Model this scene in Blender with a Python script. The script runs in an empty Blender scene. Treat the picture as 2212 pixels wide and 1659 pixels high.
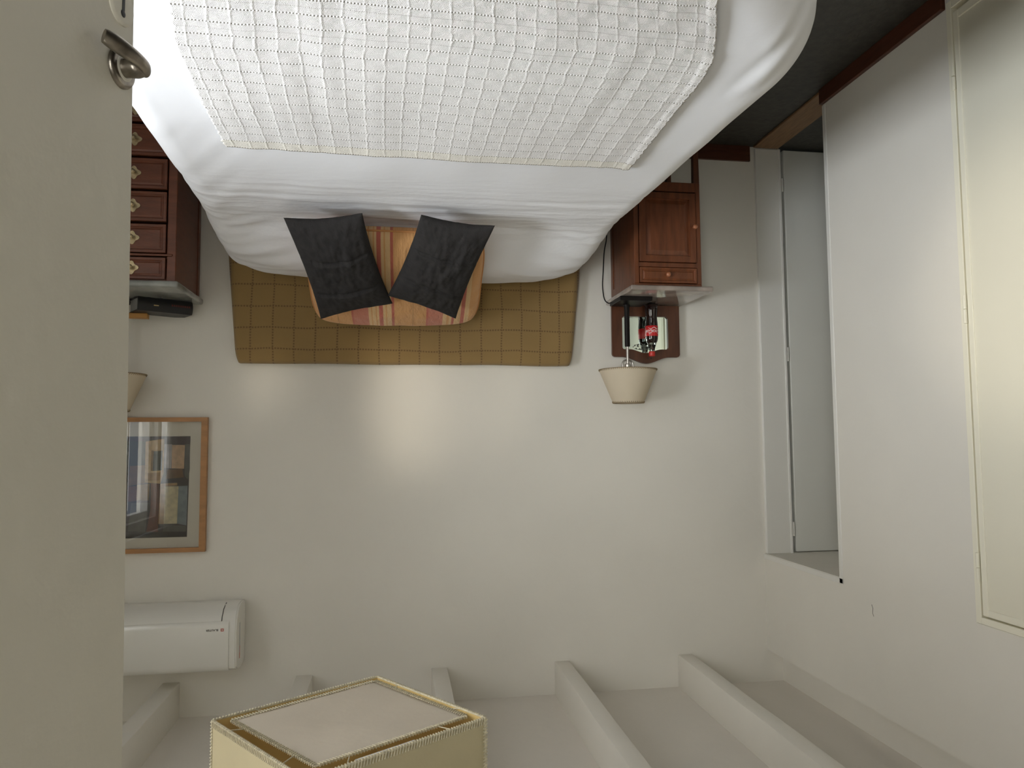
import bpy, bmesh, math, random
from mathutils import Vector, Matrix, noise
random.seed(7)
S = bpy.context.scene
COL = S.collection

# ------------------------------------------------------------------ camera
cam_d = bpy.data.cameras.new('camera'); cam = bpy.data.objects.new('camera', cam_d); COL.objects.link(cam)
cam_d.sensor_width = 36.0; cam_d.lens = 1597.0 / 2212.0 * 36.0; cam_d.clip_start = 0.02
# the photograph was taken with the phone upside down: camera axes rolled by half a turn
RX = Vector((-0.98809485, -0.15367758, 0.00719447)); RY = Vector((-0.00363158, 0.07004982, 0.99753688)); RZ = Vector((-0.15380303, 0.98563493, -0.06977396))
m = Matrix.Identity(4)
for i, ax in enumerate((RX, -RY, -RZ)):
    m[0][i], m[1][i], m[2][i] = ax.normalized()
m.translation = (0, 0, 1.484)
cam.matrix_world = m
S.camera = cam

# ------------------------------------------------------------------ world, lights, exposure
w = bpy.data.worlds.new('world'); S.world = w; w.use_nodes = True
w.node_tree.nodes['Background'].inputs[0].default_value = (0.75, 0.86, 1.0, 1)
w.node_tree.nodes['Background'].inputs[1].default_value = 1.0

def area(name, loc, rot, sx, sy, power, col, spread=180):
    d = bpy.data.lights.new(name, 'AREA'); d.shape = 'RECTANGLE'; d.size = sx; d.size_y = sy; d.energy = power; d.color = col
    d.spread = math.radians(spread)
    o = bpy.data.objects.new(name, d); COL.objects.link(o); o.location = loc; o.rotation_euler = rot
    return o
# daylight entering the balcony window in the right wall, beside the camera
area('window_daylight', (2.16, 0.98, 1.12), (0, math.radians(90), 0), 1.9, 1.0, 31, (1.0, 0.975, 0.93), 155)
def aim(o, t):
    o.rotation_euler = (Vector(t) - o.location).to_track_quat('-Z', 'Y').to_euler()
aim(area('sky_daylight', (4.3, 0.10, 3.2), (0, 0, 0), 2.6, 2.6, 930, (0.88, 0.94, 1.0)), (-0.1, 2.05, 0.6))
aim(area('corner_fill', (0.72, -1.45, 1.35), (0, 0, 0), 0.9, 1.7, 12.5, (0.99, 1.0, 0.95), 90), (-1.35, 3.5, 1.0))  # added fill through the doorway for the back-left corner, no window there
# spots added outside the window for warm patches on back wall and closet door
def patch_spot(name, loc, t, deg, power):
    d = bpy.data.lights.new(name, 'SPOT'); d.energy = power; d.color = (1.0, 0.90, 0.72); d.spot_size = math.radians(deg); d.spot_blend = 1.0; d.shadow_soft_size = .12
    o = bpy.data.objects.new(name, d); COL.objects.link(o); o.location = loc; aim(o, t)
patch_spot('wall_patch_spot', (3.6, -0.65, 1.84), (-.10, 3.5, 1.31), 9, 420)
patch_spot('closet_door_spot', (3.6, 0.2, 1.5), (-1.8, 1.85, 1.05), 11.5, 310)  # added spot that brightens the closet door
patch_spot('wall_patch_spot_small', (2.6, -0.25, 1.7), (.64, 3.5, 1.23), 5.0, 130)
# weak fill light added in the corridor, soft from the front
area('corridor_fill', (-0.1, -0.9, 2.3), (0, 0, 0), 0.5, 0.5, 1.5, (1.0, 0.95, 0.86))
S.view_settings.view_transform = 'Standard'; S.view_settings.look = 'None'
S.view_settings.exposure = -0.02; S.view_settings.gamma = 1.0; S.view_settings.use_curve_mapping = False
S.cycles.max_bounces = 14; S.cycles.diffuse_bounces = 10; S.cycles.use_denoising = True
S.cycles.sample_clamp_indirect = 6.0

# ------------------------------------------------------------------ materials
def lin(c):
    return tuple(((x / 255) / 12.92 if x / 255 <= .04045 else ((x / 255 + .055) / 1.055) ** 2.4) for x in c) + (1,)

def mat(name, col, rough=0.6, metal=0.0, var=0.0, vscale=6.0, bump=0.0, bscale=60.0, spec=0.5, coat=0.0, stretch=(1, 1, 1), col2=None, sheen=0.0, detail=5, coord='Object'):
    mt = bpy.data.materials.new(name); mt.use_nodes = True
    nt = mt.node_tree; N = nt.nodes; L = nt.links; b = N['Principled BSDF']
    b.inputs['Base Color'].default_value = col; b.inputs['Roughness'].default_value = rough
    b.inputs['Metallic'].default_value = metal; b.inputs['Specular IOR Level'].default_value = spec
    b.inputs['Coat Weight'].default_value = coat; b.inputs['Sheen Weight'].default_value = sheen
    tc = N.new('ShaderNodeTexCoord'); mp = N.new('ShaderNodeMapping'); mp.inputs['Scale'].default_value = stretch
    L.new(tc.outputs[coord], mp.inputs[0])
    if var or col2:
        n = N.new('ShaderNodeTexNoise'); n.inputs['Scale'].default_value = vscale; n.inputs['Detail'].default_value = detail
        L.new(mp.outputs[0], n.inputs['Vector'])
        cr = N.new('ShaderNodeValToRGB'); c2 = col2 or tuple(x * (1 - var) for x in col[:3]) + (1,)
        cr.color_ramp.elements[0].position = .35; cr.color_ramp.elements[1].position = .65
        cr.color_ramp.elements[0].color = c2; cr.color_ramp.elements[1].color = col
        L.new(n.outputs['Fac'], cr.inputs[0]); L.new(cr.outputs[0], b.inputs['Base Color'])
    if bump:
        n2 = N.new('ShaderNodeTexNoise'); n2.inputs['Scale'].default_value = bscale; n2.inputs['Detail'].default_value = 4
        L.new(mp.outputs[0], n2.inputs['Vector'])
        bp = N.new('ShaderNodeBump'); bp.inputs['Strength'].default_value = 1.0; bp.inputs['Distance'].default_value = bump
        L.new(n2.outputs['Fac'], bp.inputs['Height']); L.new(bp.outputs[0], b.inputs['Normal'])
    return mt

class NB:
    """small helper for maths on node sockets"""
    def __init__(s, mt): s.nt = mt.node_tree; s.N = s.nt.nodes; s.L = s.nt.links; s.b = s.N['Principled BSDF']
    def m(s, op, a, b=None, c=None):
        n = s.N.new('ShaderNodeMath'); n.operation = op
        for i, x in enumerate((a, b, c)):
            if x is None: continue
            if isinstance(x, (int, float)): n.inputs[i].default_value = x
            else: s.L.new(x, n.inputs[i])
        return n.outputs[0]
    def uv(s):
        t = s.N.new('ShaderNodeTexCoord'); x = s.N.new('ShaderNodeSeparateXYZ'); s.L.new(t.outputs['UV'], x.inputs[0]); s.t = t
        return x.outputs[0], x.outputs[1]
    def noise(s, scale, vec=None, detail=4, stretch=None):
        n = s.N.new('ShaderNodeTexNoise'); n.inputs['Scale'].default_value = scale; n.inputs['Detail'].default_value = detail
        v = vec if vec is not None else s.t.outputs['UV']
        if stretch:
            mp = s.N.new('ShaderNodeMapping'); mp.inputs['Scale'].default_value = stretch; s.L.new(v, mp.inputs[0]); v = mp.outputs[0]
        s.L.new(v, n.inputs['Vector']); return n.outputs['Fac']
    def line(s, c, period, width):
        """1 on thin lines at multiples of period"""
        f = s.m('ABSOLUTE', s.m('SUBTRACT', s.m('FRACT', s.m('DIVIDE', c, period)), 0.5))
        return s.m('SUBTRACT', 1.0, s.m('SMOOTH_MIN', s.m('DIVIDE', f, width / period), 1.0, 0.2))
    def mix(s, f, a, b):
        n = s.N.new('ShaderNodeMix'); n.data_type = 'RGBA'
        if isinstance(f, (int, float)): n.inputs[0].default_value = f
        else: s.L.new(f, n.inputs[0])
        for i, x in ((6, a), (7, b)):
            if isinstance(x, tuple): n.inputs[i].default_value = x
            else: s.L.new(x, n.inputs[i])
        return n.outputs[2]
    def bump(s, h, dist):
        n = s.N.new('ShaderNodeBump'); n.inputs['Distance'].default_value = dist; s.L.new(h, n.inputs['Height']); s.L.new(n.outputs[0], s.b.inputs['Normal'])

M = {}
M['wall'] = mat('white_plaster', (0.77, 0.745, 0.685, 1), 0.75, var=0.035, vscale=2.5, bump=0.004, bscale=7)
M['ceil'] = mat('ceiling_paint', (0.75, 0.715, 0.66, 1), 0.8, var=0.03, vscale=3, bump=0.003, bscale=12)
M['beam'] = mat('beam_paint', (0.77, 0.745, 0.685, 1), 0.6, var=0.03, vscale=4, bump=0.003, bscale=10)
M['whitepaint'] = mat('white_gloss_paint', (0.76, 0.75, 0.71, 1), 0.42, var=0.02, vscale=4, bump=0.001, bscale=20)
M['greydoor'] = mat('grey_white_door_paint', (0.66, 0.66, 0.62, 1), 0.45, var=0.03, vscale=3, bump=0.001, bscale=15)
M['cream'] = mat('cream_gloss_paint', (0.86, 0.83, 0.70, 1), 0.38, var=0.02, vscale=3, bump=0.001, bscale=10)
M['doorleaf'] = mat('door_leaf_paint', (0.74, 0.71, 0.62, 1), 0.45, var=0.03, vscale=5, bump=0.0015, bscale=25)
M['floor'] = mat('dark_slate_floor', (0.062, 0.058, 0.050, 1), 0.5, var=0.35, vscale=30, bump=0.002, bscale=50)
M['skirt'] = mat('red_brown_wood', (0.10, 0.032, 0.017, 1), 0.35, var=0.3, vscale=8, stretch=(1, 1, 8))
M['thresh'] = mat('oak_threshold', (0.30, 0.17, 0.08, 1), 0.5, var=0.3, vscale=12, stretch=(8, 1, 1))
M['wood'] = mat('reddish_walnut', (0.175, 0.055, 0.020, 1), 0.33, var=0.38, vscale=9, stretch=(5, 1, 1), bump=0.0006, bscale=60)
M['woodv'] = mat('reddish_walnut_upright', (0.160, 0.050, 0.019, 1), 0.35, var=0.38, vscale=9, stretch=(5, 5, .7), bump=0.0006, bscale=60)
M['cherry'] = mat('cherry_wood', (0.170, 0.052, 0.024, 1), 0.36, var=0.3, vscale=9, stretch=(1, 1, 6), bump=0.0005, bscale=60)
M['walnutdark'] = mat('dark_walnut', (0.105, 0.036, 0.016, 1), 0.38, var=0.35, vscale=9, stretch=(5, 5, .8))
M['knobwood'] = mat('knob_wood', (0.34, 0.13, 0.06, 1), 0.3)
M['oak'] = mat('oak_frame', (0.43, 0.21, 0.075, 1), 0.45, var=0.2, vscale=14, stretch=(1, 1, 3))
M['brownmarble'] = mat('brown_marble', (0.36, 0.30, 0.26, 1), 0.10, var=0.35, vscale=12, detail=9, coat=.4)
M['greymarble'] = mat('grey_marble', (0.30, 0.31, 0.29, 1), 0.16, var=0.35, vscale=10, detail=9, coat=.3)
M['brass'] = mat('aged_brass', (0.62, 0.50, 0.30, 1), 0.38, metal=0.75, var=0.3, vscale=60)
M['nickel'] = mat('worn_nickel', (0.40, 0.36, 0.31, 1), 0.30, metal=1.0, var=0.45, vscale=55, bump=0.0004, bscale=120)
M['chrome'] = mat('chrome', (0.50, 0.48, 0.45, 1), 0.28, metal=1.0)
M['blackmetal'] = mat('black_lacquer', (0.012, 0.010, 0.009, 1), 0.4, spec=.12)
M['black'] = mat('black_rubber', (0.012, 0.012, 0.012, 1), 0.5)
M['blackbook'] = mat('black_leather', (0.014, 0.014, 0.015, 1), 0.45, bump=0.0008, bscale=120)
M['pages'] = mat('book_pages', (0.30, 0.30, 0.29, 1), 0.8)
M['gold'] = mat('gilt', (0.65, 0.5, 0.25, 1), 0.4, metal=.4)
M['redprint'] = mat('dark_red_print', (0.12, 0.02, 0.015, 1), 0.6)
M['orangebox'] = mat('orange_cardboard', (0.48, 0.24, 0.06, 1), 0.6)
M['plastic'] = mat('white_plastic', (0.78, 0.77, 0.73, 1), 0.22, spec=.5)
M['glossplastic'] = mat('white_gloss_plastic', (0.78, 0.77, 0.73, 1), 0.12, coat=.6)
M['greyplastic'] = mat('grey_label', (0.32, 0.34, 0.36, 1), 0.4)
M['inkdark'] = mat('dark_ink', (0.05, 0.045, 0.04, 1), 0.5)
M['inkred'] = mat('red_ink', (0.50, 0.10, 0.07, 1), 0.5)
M['white'] = mat('white_print', (0.8, 0.76, 0.74, 1), 0.4)
M['red'] = mat('red_label', (0.55, 0.02, 0.022, 1), 0.35)
M['cap'] = mat('red_cap', (0.50, 0.03, 0.022, 1), 0.35)
M['matboard'] = mat('mount_board', (0.72, 0.67, 0.56, 1), 0.8)
M['mattress'] = mat('mattress_ticking', (0.72, 0.71, 0.69, 1), 0.9)
M['rust'] = mat('rust', (0.24, 0.09, 0.02, 1), 0.8)
M['dirt'] = mat('dark_dust', (0.07, 0.06, 0.05, 1), 0.9)
M['bulb'] = mat('opal_tube', (0.9, 0.9, 0.9, 1), 0.3)
M['curtain'] = mat('sheer_curtain', (0.82, 0.81, 0.78, 1), 0.9)
nb = NB(M['curtain']); nb.b.inputs['Transmission Weight'].default_value = 0.0
def translucent(mt, amount, col):
    nt = mt.node_tree; out = nt.nodes['Material Output']; b = nt.nodes['Principled BSDF']
    t = nt.nodes.new('ShaderNodeBsdfTranslucent'); t.inputs[0].default_value = col
    mx = nt.nodes.new('ShaderNodeMixShader'); mx.inputs[0].default_value = amount
    nt.links.new(b.outputs[0], mx.inputs[1]); nt.links.new(t.outputs[0], mx.inputs[2]); nt.links.new(mx.outputs[0], out.inputs[0])
translucent(M['curtain'], .5, (.9, .9, .88, 1))
M['parch'] = mat('parchment', (0.71, 0.66, 0.45, 1), 0.6, var=0.06, vscale=9, bump=0.0006, bscale=90); translucent(M['parch'], .35, (.76, .67, .38, 1))
M['parchpanel'] = mat('parchment_panel', (0.76, 0.69, 0.58, 1), 0.6, var=0.06, vscale=7, bump=0.002, bscale=18); translucent(M['parchpanel'], .2, (.8, .7, .5, 1))
M['parchin'] = mat('parchment_inside', (0.66, 0.49, 0.20, 1), 0.7)
M['stitch'] = mat('lacing', (0.66, 0.60, 0.44, 1), 0.8, var=.25, vscale=120)
M['stitchlamp'] = mat('brown_lacing', (0.30, 0.22, 0.12, 1), 0.8, var=.35, vscale=200)
M['shade'] = mat('lamp_parchment', (0.72, 0.64, 0.50, 1), 0.7, var=.04, vscale=9); translucent(M['shade'], .25, (.8, .68, .45, 1))

def glassy(name, col, rough=0.0, ior=1.5, alpha_mix=0.0):
    mt = mat(name, col, rough); b = mt.node_tree.nodes['Principled BSDF']
    b.inputs['Transmission Weight'].default_value = 1.0; b.inputs['IOR'].default_value = ior
    return mt
M['glass'] = glassy('picture_glass', (1, 1, 1, 1))
M['pet'] = glassy('clear_bottle_plastic', (0.95, 0.97, 0.95, 1), 0.03, 1.45)
M['cola'] = mat('dark_cola', (0.012, 0.005, 0.004, 1), 0.08, coat=.5)
# old mirror with worn silvering
M['mirror'] = mat('old_mirror', (0.80, 0.90, 0.84, 1), 0.03, metal=1.0)
nb = NB(M['mirror']); u_, v_ = nb.uv()
nz = nb.noise(95, detail=8)
spot = nb.m('GREATER_THAN', nz, .49)
dx = nb.m('DIVIDE', nb.m('SUBTRACT', u_, .130), .050); dy = nb.m('DIVIDE', nb.m('SUBTRACT', v_, .150), .016)
area_f = nb.m('LESS_THAN', nb.m('ADD', nb.m('MULTIPLY', dx, dx), nb.m('MULTIPLY', dy, dy)), 1.0)
tiny = nb.m('GREATER_THAN', nb.noise(28, detail=9), .69)
dam = nb.m('MAXIMUM', nb.m('MULTIPLY', spot, area_f), nb.m('MULTIPLY', tiny, .6))
nb.L.new(nb.mix(dam, (0.80, 0.90, 0.84, 1), (0.10, 0.11, 0.09, 1)), nb.b.inputs['Base Color'])
nb.L.new(nb.m('MULTIPLY', dam, .6), nb.b.inputs['Roughness']); nb.L.new(nb.m('SUBTRACT', 1.0, dam), nb.b.inputs['Metallic'])

# bedspread: plain cotton with fine creases
M['sheet'] = mat('white_cotton', (0.76, 0.765, 0.79, 1), 0.85, sheen=.1)
nb = NB(M['sheet']); u_, v_ = nb.uv()
zone = nb.m('MULTIPLY', nb.m('SMOOTH_MIN', nb.m('MAXIMUM', nb.m('MULTIPLY', nb.m('SUBTRACT', v_, 2.25), 2.2), 0.0), 1.0, .1), nb.m('SMOOTH_MIN', nb.m('MAXIMUM', nb.m('MULTIPLY', nb.m('SUBTRACT', 3.1, v_), 4.0), .25), 1.0, .1))
h = nb.m('ADD', nb.m('MULTIPLY', nb.m('MULTIPLY', nb.noise(8, detail=6, stretch=(1, 3.5, 1)), zone), .8), nb.m('ADD', nb.m('MULTIPLY', nb.noise(5, detail=6), .35), nb.m('MULTIPLY', nb.noise(900, detail=2), .02)))
nb.bump(h, .009)
# woven throw
M['throw'] = mat('woven_throw', (0.76, 0.73, 0.71, 1), 0.95, sheen=.15)
nb = NB(M['throw']); u_, v_ = nb.uv()
wob = nb.m('MULTIPLY', nb.m('SUBTRACT', nb.noise(20, detail=4), .5), .014)
uu = nb.m('ADD', u_, wob); vv = nb.m('ADD', v_, nb.m('MULTIPLY', wob, .35))
lx = nb.line(uu, .0455, .0045); ly = nb.line(vv, .050, .0035)
dots = nb.m('ADD', .45, nb.m('MULTIPLY', nb.m('SINE', nb.m('MULTIPLY', u_, 900)), .55))
fr = lambda c, p: nb.m('ABSOLUTE', nb.m('SUBTRACT', nb.m('FRACT', nb.m('DIVIDE', c, p)), .5))
diam = nb.m('SINE', nb.m('MULTIPLY', nb.m('ADD', fr(uu, .0455), nb.m('MULTIPLY', fr(vv, .10), 2.0)), 75))
fine = nb.noise(420, detail=3); clump = nb.noise(150, detail=4)
hgt = nb.m('ADD', nb.m('ADD', nb.m('MULTIPLY', lx, nb.m('MULTIPLY', nb.noise(16, detail=3), .85)), nb.m('MULTIPLY', nb.m('MULTIPLY', ly, dots), 1.15)),
           nb.m('ADD', nb.m('MULTIPLY', diam, .10), nb.m('ADD', nb.m('MULTIPLY', fine, .5), nb.m('MULTIPLY', clump, .5))))
nb.bump(hgt, .0032)
hem = nb.m('GREATER_THAN', v_, .925)
seam = nb.m('MULTIPLY', nb.line(nb.m('ADD', vv, .0), .10, .0022), nb.m('LESS_THAN', v_, .42))
c0 = nb.mix(nb.m('MULTIPLY', clump, .35), (0.80, 0.78, 0.765, 1), (0.66, 0.635, 0.62, 1))
c1 = nb.mix(hem, c0, (0.81, 0.775, 0.70, 1))
c2 = nb.mix(nb.m('MULTIPLY', seam, .55), c1, (0.40, 0.37, 0.36, 1))
nb.L.new(c2, nb.b.inputs['Base Color'])
# mustard slipcover with running-stitch squares
M['mustard'] = mat('mustard_cotton', (0.40, 0.25, 0.10, 1), 0.9, sheen=.2)
nb = NB(M['mustard']); u_, v_ = nb.uv()
wob = nb.m('MULTIPLY', nb.m('SUBTRACT', nb.noise(3, detail=2), .5), .03)
uu = nb.m('ADD', u_, wob); vv = nb.m('ADD', v_, wob)
dash = lambda c: nb.m('GREATER_THAN', nb.m('FRACT', nb.m('DIVIDE', c, .0125)), .38)
sl = nb.m('MAXIMUM', nb.m('MULTIPLY', nb.line(uu, .0945, .005), dash(v_)), nb.m('MULTIPLY', nb.line(vv, .0965, .005), dash(u_)))
base = nb.mix(nb.noise(4, detail=4), (0.30, 0.192, 0.068, 1), (0.225, 0.146, 0.055, 1))
nb.L.new(nb.mix(nb.m('MULTIPLY', nb.m('MAXIMUM', sl, 0.0), .9), base, (0.11, 0.055, 0.022, 1)), nb.b.inputs['Base Color'])
nb.bump(nb.m('SUBTRACT', nb.m('MULTIPLY', nb.noise(500, detail=2), .25), sl), .0012)
# striped pillow
M['stripe'] = mat('striped_cotton', (0.6, 0.3, 0.1, 1), 0.85, sheen=.15)
nb = NB(M['stripe']); u_, v_ = nb.uv()
TAN = (0.60, 0.31, 0.115, 1); LT = (0.66, 0.44, 0.22, 1); RED = (0.46, 0.105, 0.075, 1); PNK = (0.50, 0.17, 0.115, 1); OLV = (0.36, 0.19, 0.06, 1)
st = [(0, TAN), (.050, RED), (.062, TAN), (.157, OLV), (.161, TAN), (.245, RED), (.255, PNK), (.345, LT), (.362, TAN), (.37, LT), (.388, TAN), (.396, LT), (.408, RED), (.432, LT),
      (.447, TAN), (.455, LT), (.482, RED), (.498, TAN), (.607, OLV), (.612, TAN), (.69, RED), (.70, PNK), (.79, LT), (.815, TAN), (.83, LT), (.845, RED), (.862, LT), (.90, RED), (.925, LT), (.95, TAN)]
rp = nb.N.new('ShaderNodeValToRGB'); rp.color_ramp.interpolation = 'CONSTANT'
e = rp.color_ramp.elements; e[0].position = 0; e[0].color = TAN; e[1].position = st[1][0]; e[1].color = st[1][1]
for p_, c_ in st[2:]:
    q = e.new(p_); q.color = c_
nb.L.new(nb.m('DIVIDE', u_, .70), rp.inputs[0])
nb.L.new(nb.mix(nb.m('MULTIPLY', nb.noise(300, detail=2), .25), rp.outputs[0], (0.45, 0.26, 0.12, 1)), nb.b.inputs['Base Color'])
nb.bump(nb.noise(14, detail=5, stretch=(2.5, 1, 1)), .012)
M['piping'] = mat('orange_piping', (0.50, 0.23, 0.08, 1), 0.85)
M['charcoal'] = mat('charcoal_linen', (0.017, 0.016, 0.0165, 1), 0.95, spec=.15)
nb = NB(M['charcoal']); u_, v_ = nb.uv()
nb.bump(nb.m('ADD', nb.noise(18, detail=5), nb.m('MULTIPLY', nb.noise(500, detail=2), .12)), .010)
nb.L.new(nb.mix(nb.noise(40, detail=6), (0.022, 0.021, 0.021, 1), (0.040, 0.037, 0.036, 1)), nb.b.inputs['Base Color'])

# ------------------------------------------------------------------ object helpers
WM = {}
def thing(name, label, cat, loc=(0, 0, 0), rz=0, group=None):
    o = bpy.data.objects.new(name, None); COL.objects.link(o); o.empty_display_size = .05
    o.location = loc; o.rotation_euler = (0, 0, rz); o['label'] = label; o['category'] = cat
    if group: o['group'] = group
    WM[o.name] = Matrix.Translation(loc) @ Matrix.Rotation(rz, 4, 'Z')
    return o
def root_of(o):
    while o.parent: o = o.parent
    return o
def mk(name, bm, mt, parent=None, smooth=False, label=None, local=False, auto=None):
    if parent is not None and not local:
        rt = root_of(parent)
        if rt.name in WM: bmesh.ops.transform(bm, matrix=WM[rt.name].inverted(), verts=bm.verts)
    bmesh.ops.recalc_face_normals(bm, faces=bm.faces)
    me = bpy.data.meshes.new(name); bm.to_mesh(me); bm.free()
    for mm in (mt if isinstance(mt, (list, tuple)) else [mt]): me.materials.append(mm)
    if smooth:
        for p in me.polygons: p.use_smooth = True
        if auto is not None: me.set_sharp_from_angle(angle=math.radians(auto))
    o = bpy.data.objects.new(name, me); COL.objects.link(o)
    if parent is not None: o.parent = parent
    if label: o['label'] = label
    return o
def tag(o, label, cat, group=None):
    o['label'] = label; o['category'] = cat
    if group: o['group'] = group
    return o
def st_(o):
    o['kind'] = 'structure'; return o
def B(): return bmesh.new()
def box(bm, x0, x1, y0, y1, z0, z1, bev=0, seg=2, mi=0, M4=None):
    r = bmesh.ops.create_cube(bm, size=1.0)
    vs = r['verts']
    bmesh.ops.scale(bm, vec=(abs(x1 - x0), abs(y1 - y0), abs(z1 - z0)), verts=vs)
    bmesh.ops.translate(bm, vec=((x0 + x1) / 2, (y0 + y1) / 2, (z0 + z1) / 2), verts=vs)
    fs = {f for v in vs for f in v.link_faces}
    if bev:
        es = {e_ for v in vs for e_ in v.link_edges}
        rr = bmesh.ops.bevel(bm, geom=list(es), offset=bev, segments=seg, affect='EDGES', profile=.5)
        fs = set(rr['faces']) | {f for f in fs if f.is_valid}
        vs = list({v for f in fs for v in f.verts})
    if mi:
        for f in fs: f.material_index = mi
    if M4 is not None: bmesh.ops.transform(bm, matrix=M4, verts=vs)
    return vs
def lathe(bm, prof, cx=0, cy=0, seg=32, mi=0):
    """prof: (r, z) pairs from bottom to top"""
    rings = []
    for r, z in prof:
        if r < 1e-5: rings.append([bm.verts.new((cx, cy, z))])
        else: rings.append([bm.verts.new((cx + r * math.cos(2 * math.pi * k / seg), cy + r * math.sin(2 * math.pi * k / seg), z)) for k in range(seg)])
    for a, b in zip(rings, rings[1:]):
        for k in range(seg):
            k2 = (k + 1) % seg
            if len(a) == 1 and len(b) == 1: continue
            if len(a) == 1: f = bm.faces.new((a[0], b[k2], b[k]))
            elif len(b) == 1: f = bm.faces.new((a[k], a[k2], b[0]))
            else: f = bm.faces.new((a[k], a[k2], b[k2], b[k]))
            f.material_index = mi
def tube(bm, pts, rad, seg=10, cap=True, flat=None):
    pts = [Vector(p) for p in pts]; n = len(pts)
    if isinstance(rad, (int, float)): rad = [rad] * n
    rings = []; prev = None
    for i, p in enumerate(pts):
        t = (pts[min(i + 1, n - 1)] - pts[max(i - 1, 0)]).normalized()
        if prev is None:
            a = Vector((0, 0, 1)) if abs(t.z) < .9 else Vector((1, 0, 0))
            u = t.cross(a).normalized()
        else: u = (prev - t * prev.dot(t)).normalized()
        prev = u; v = t.cross(u)
        rr = rad[i]; r1, r2 = rr if isinstance(rr, tuple) else (rr, rr)
        rings.append([bm.verts.new(p + u * math.cos(2 * math.pi * k / seg) * r1 + v * math.sin(2 * math.pi * k / seg) * r2) for k in range(seg)])
    for a, b in zip(rings, rings[1:]):
        for k in range(seg): bm.faces.new((a[k], a[(k + 1) % seg], b[(k + 1) % seg], b[k]))
    if cap:
        bm.faces.new(rings[0][::-1]); bm.faces.new(rings[-1])
def spline(pts, n=8):
    P = [Vector(p) for p in pts]; P = [P[0]] + P + [P[-1]]; out = []
    for i in range(1, len(P) - 2):
        for k in range(n):
            t = k / n; a, b, c, d = P[i - 1], P[i], P[i + 1], P[i + 2]
            out.append(.5 * ((2 * b) + (c - a) * t + (2 * a - 5 * b + 4 * c - d) * t * t + (3 * b - a - 3 * c + d) * t ** 3))
    out.append(P[-2]); return out
def prism(bm, poly, y0, y1, mi=0):
    """poly in (x,z), extruded along y"""
    a = [bm.verts.new((x, y0, z)) for x, z in poly]; b = [bm.verts.new((x, y1, z)) for x, z in poly]
    n = len(poly); fs = [bm.faces.new(a), bm.faces.new(b[::-1])]
    for k in range(n): fs.append(bm.faces.new((a[k], b[k], b[(k + 1) % n], a[(k + 1) % n])))
    for f in fs: f.material_index = mi
    return a + b
def front_panel(bm, x0, x1, z0, z1, yf, yb, frame=.03, drop=.007, rise=.004, inner=.018):
    """board facing -y with a moulded, raised field"""
    box(bm, x0, x1, yf, yb, z0, z1, .0015, 1)
    bm.faces.ensure_lookup_table()
    f = min((f for f in bm.faces if abs(f.normal.y) > .9 or True), key=lambda f: f.calc_center_median().y + (0 if f.calc_area() > .3 * abs((x1 - x0) * (z1 - z0)) else 10) + (0 if (x0 < f.calc_center_median().x < x1 and z0 < f.calc_center_median().z < z1) else 20))
    f.normal_update()
    s = -1 if f.normal.y < 0 else 1
    r = bmesh.ops.inset_region(bm, faces=[f], thickness=frame, depth=0)
    r = bmesh.ops.inset_region(bm, faces=[f], thickness=.005, depth=-drop)
    r = bmesh.ops.inset_region(bm, faces=[f], thickness=.004, depth=0)
    r = bmesh.ops.inset_region(bm, faces=[f], thickness=inner, depth=rise)
def text_mesh(body, size, mt, name, parent, xf, extrude=.0002, shear=0.0, bend=None, space=1.0, label=None):
    c = bpy.data.curves.new('lettering', 'FONT'); c.body = body; c.size = size; c.extrude = extrude; c.shear = shear; c.align_x = 'CENTER'; c.align_y = 'CENTER'; c.space_character = space
    o = bpy.data.objects.new('lettering', c); COL.objects.link(o)
    bpy.context.view_layer.update()
    me = bpy.data.meshes.new_from_object(o.evaluated_get(bpy.context.evaluated_depsgraph_get()))
    bpy.data.objects.remove(o); bpy.data.curves.remove(c)
    bm = B(); bm.from_mesh(me); bpy.data.meshes.remove(me)
    if bend:
        bmesh.ops.subdivide_edges(bm, edges=bm.edges, cuts=1)
        for v in bm.verts: v.co = bend(v.co)
    bmesh.ops.transform(bm, matrix=xf, verts=bm.verts)
    return mk(name, bm, mt, parent, label=label)

# ------------------------------------------------------------------ the room
XL, XR, YB, YF, ZC = -1.816, 1.95, 3.50, 0.14, 2.70
WT = 0.13                                   # thickness of the left wall
bm = B(); box(bm, -2.9, 2.2, -1.7, 3.7, -.1, 0); st_(mk('floor', bm, M['floor']))
bm = B(); box(bm, -2.1, 2.15, 0.0, 3.7, ZC, ZC + .1); st_(mk('ceiling', bm, M['ceil']))
# back wall, with a shallow door recess in the passage on the left
bm = B(); box(bm, XL - .145, 2.15, YB, YB + .12, 0, ZC); box(bm, -2.62, XL - .145, YB + .16, YB + .2, 0, ZC); box(bm, -2.9, -2.62, YB, YB + .12, 0, ZC)
box(bm, -2.62, XL - .145, YB, YB + .12, 2.085, ZC)
st_(mk('wall_back', bm, M['wall']))
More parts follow.
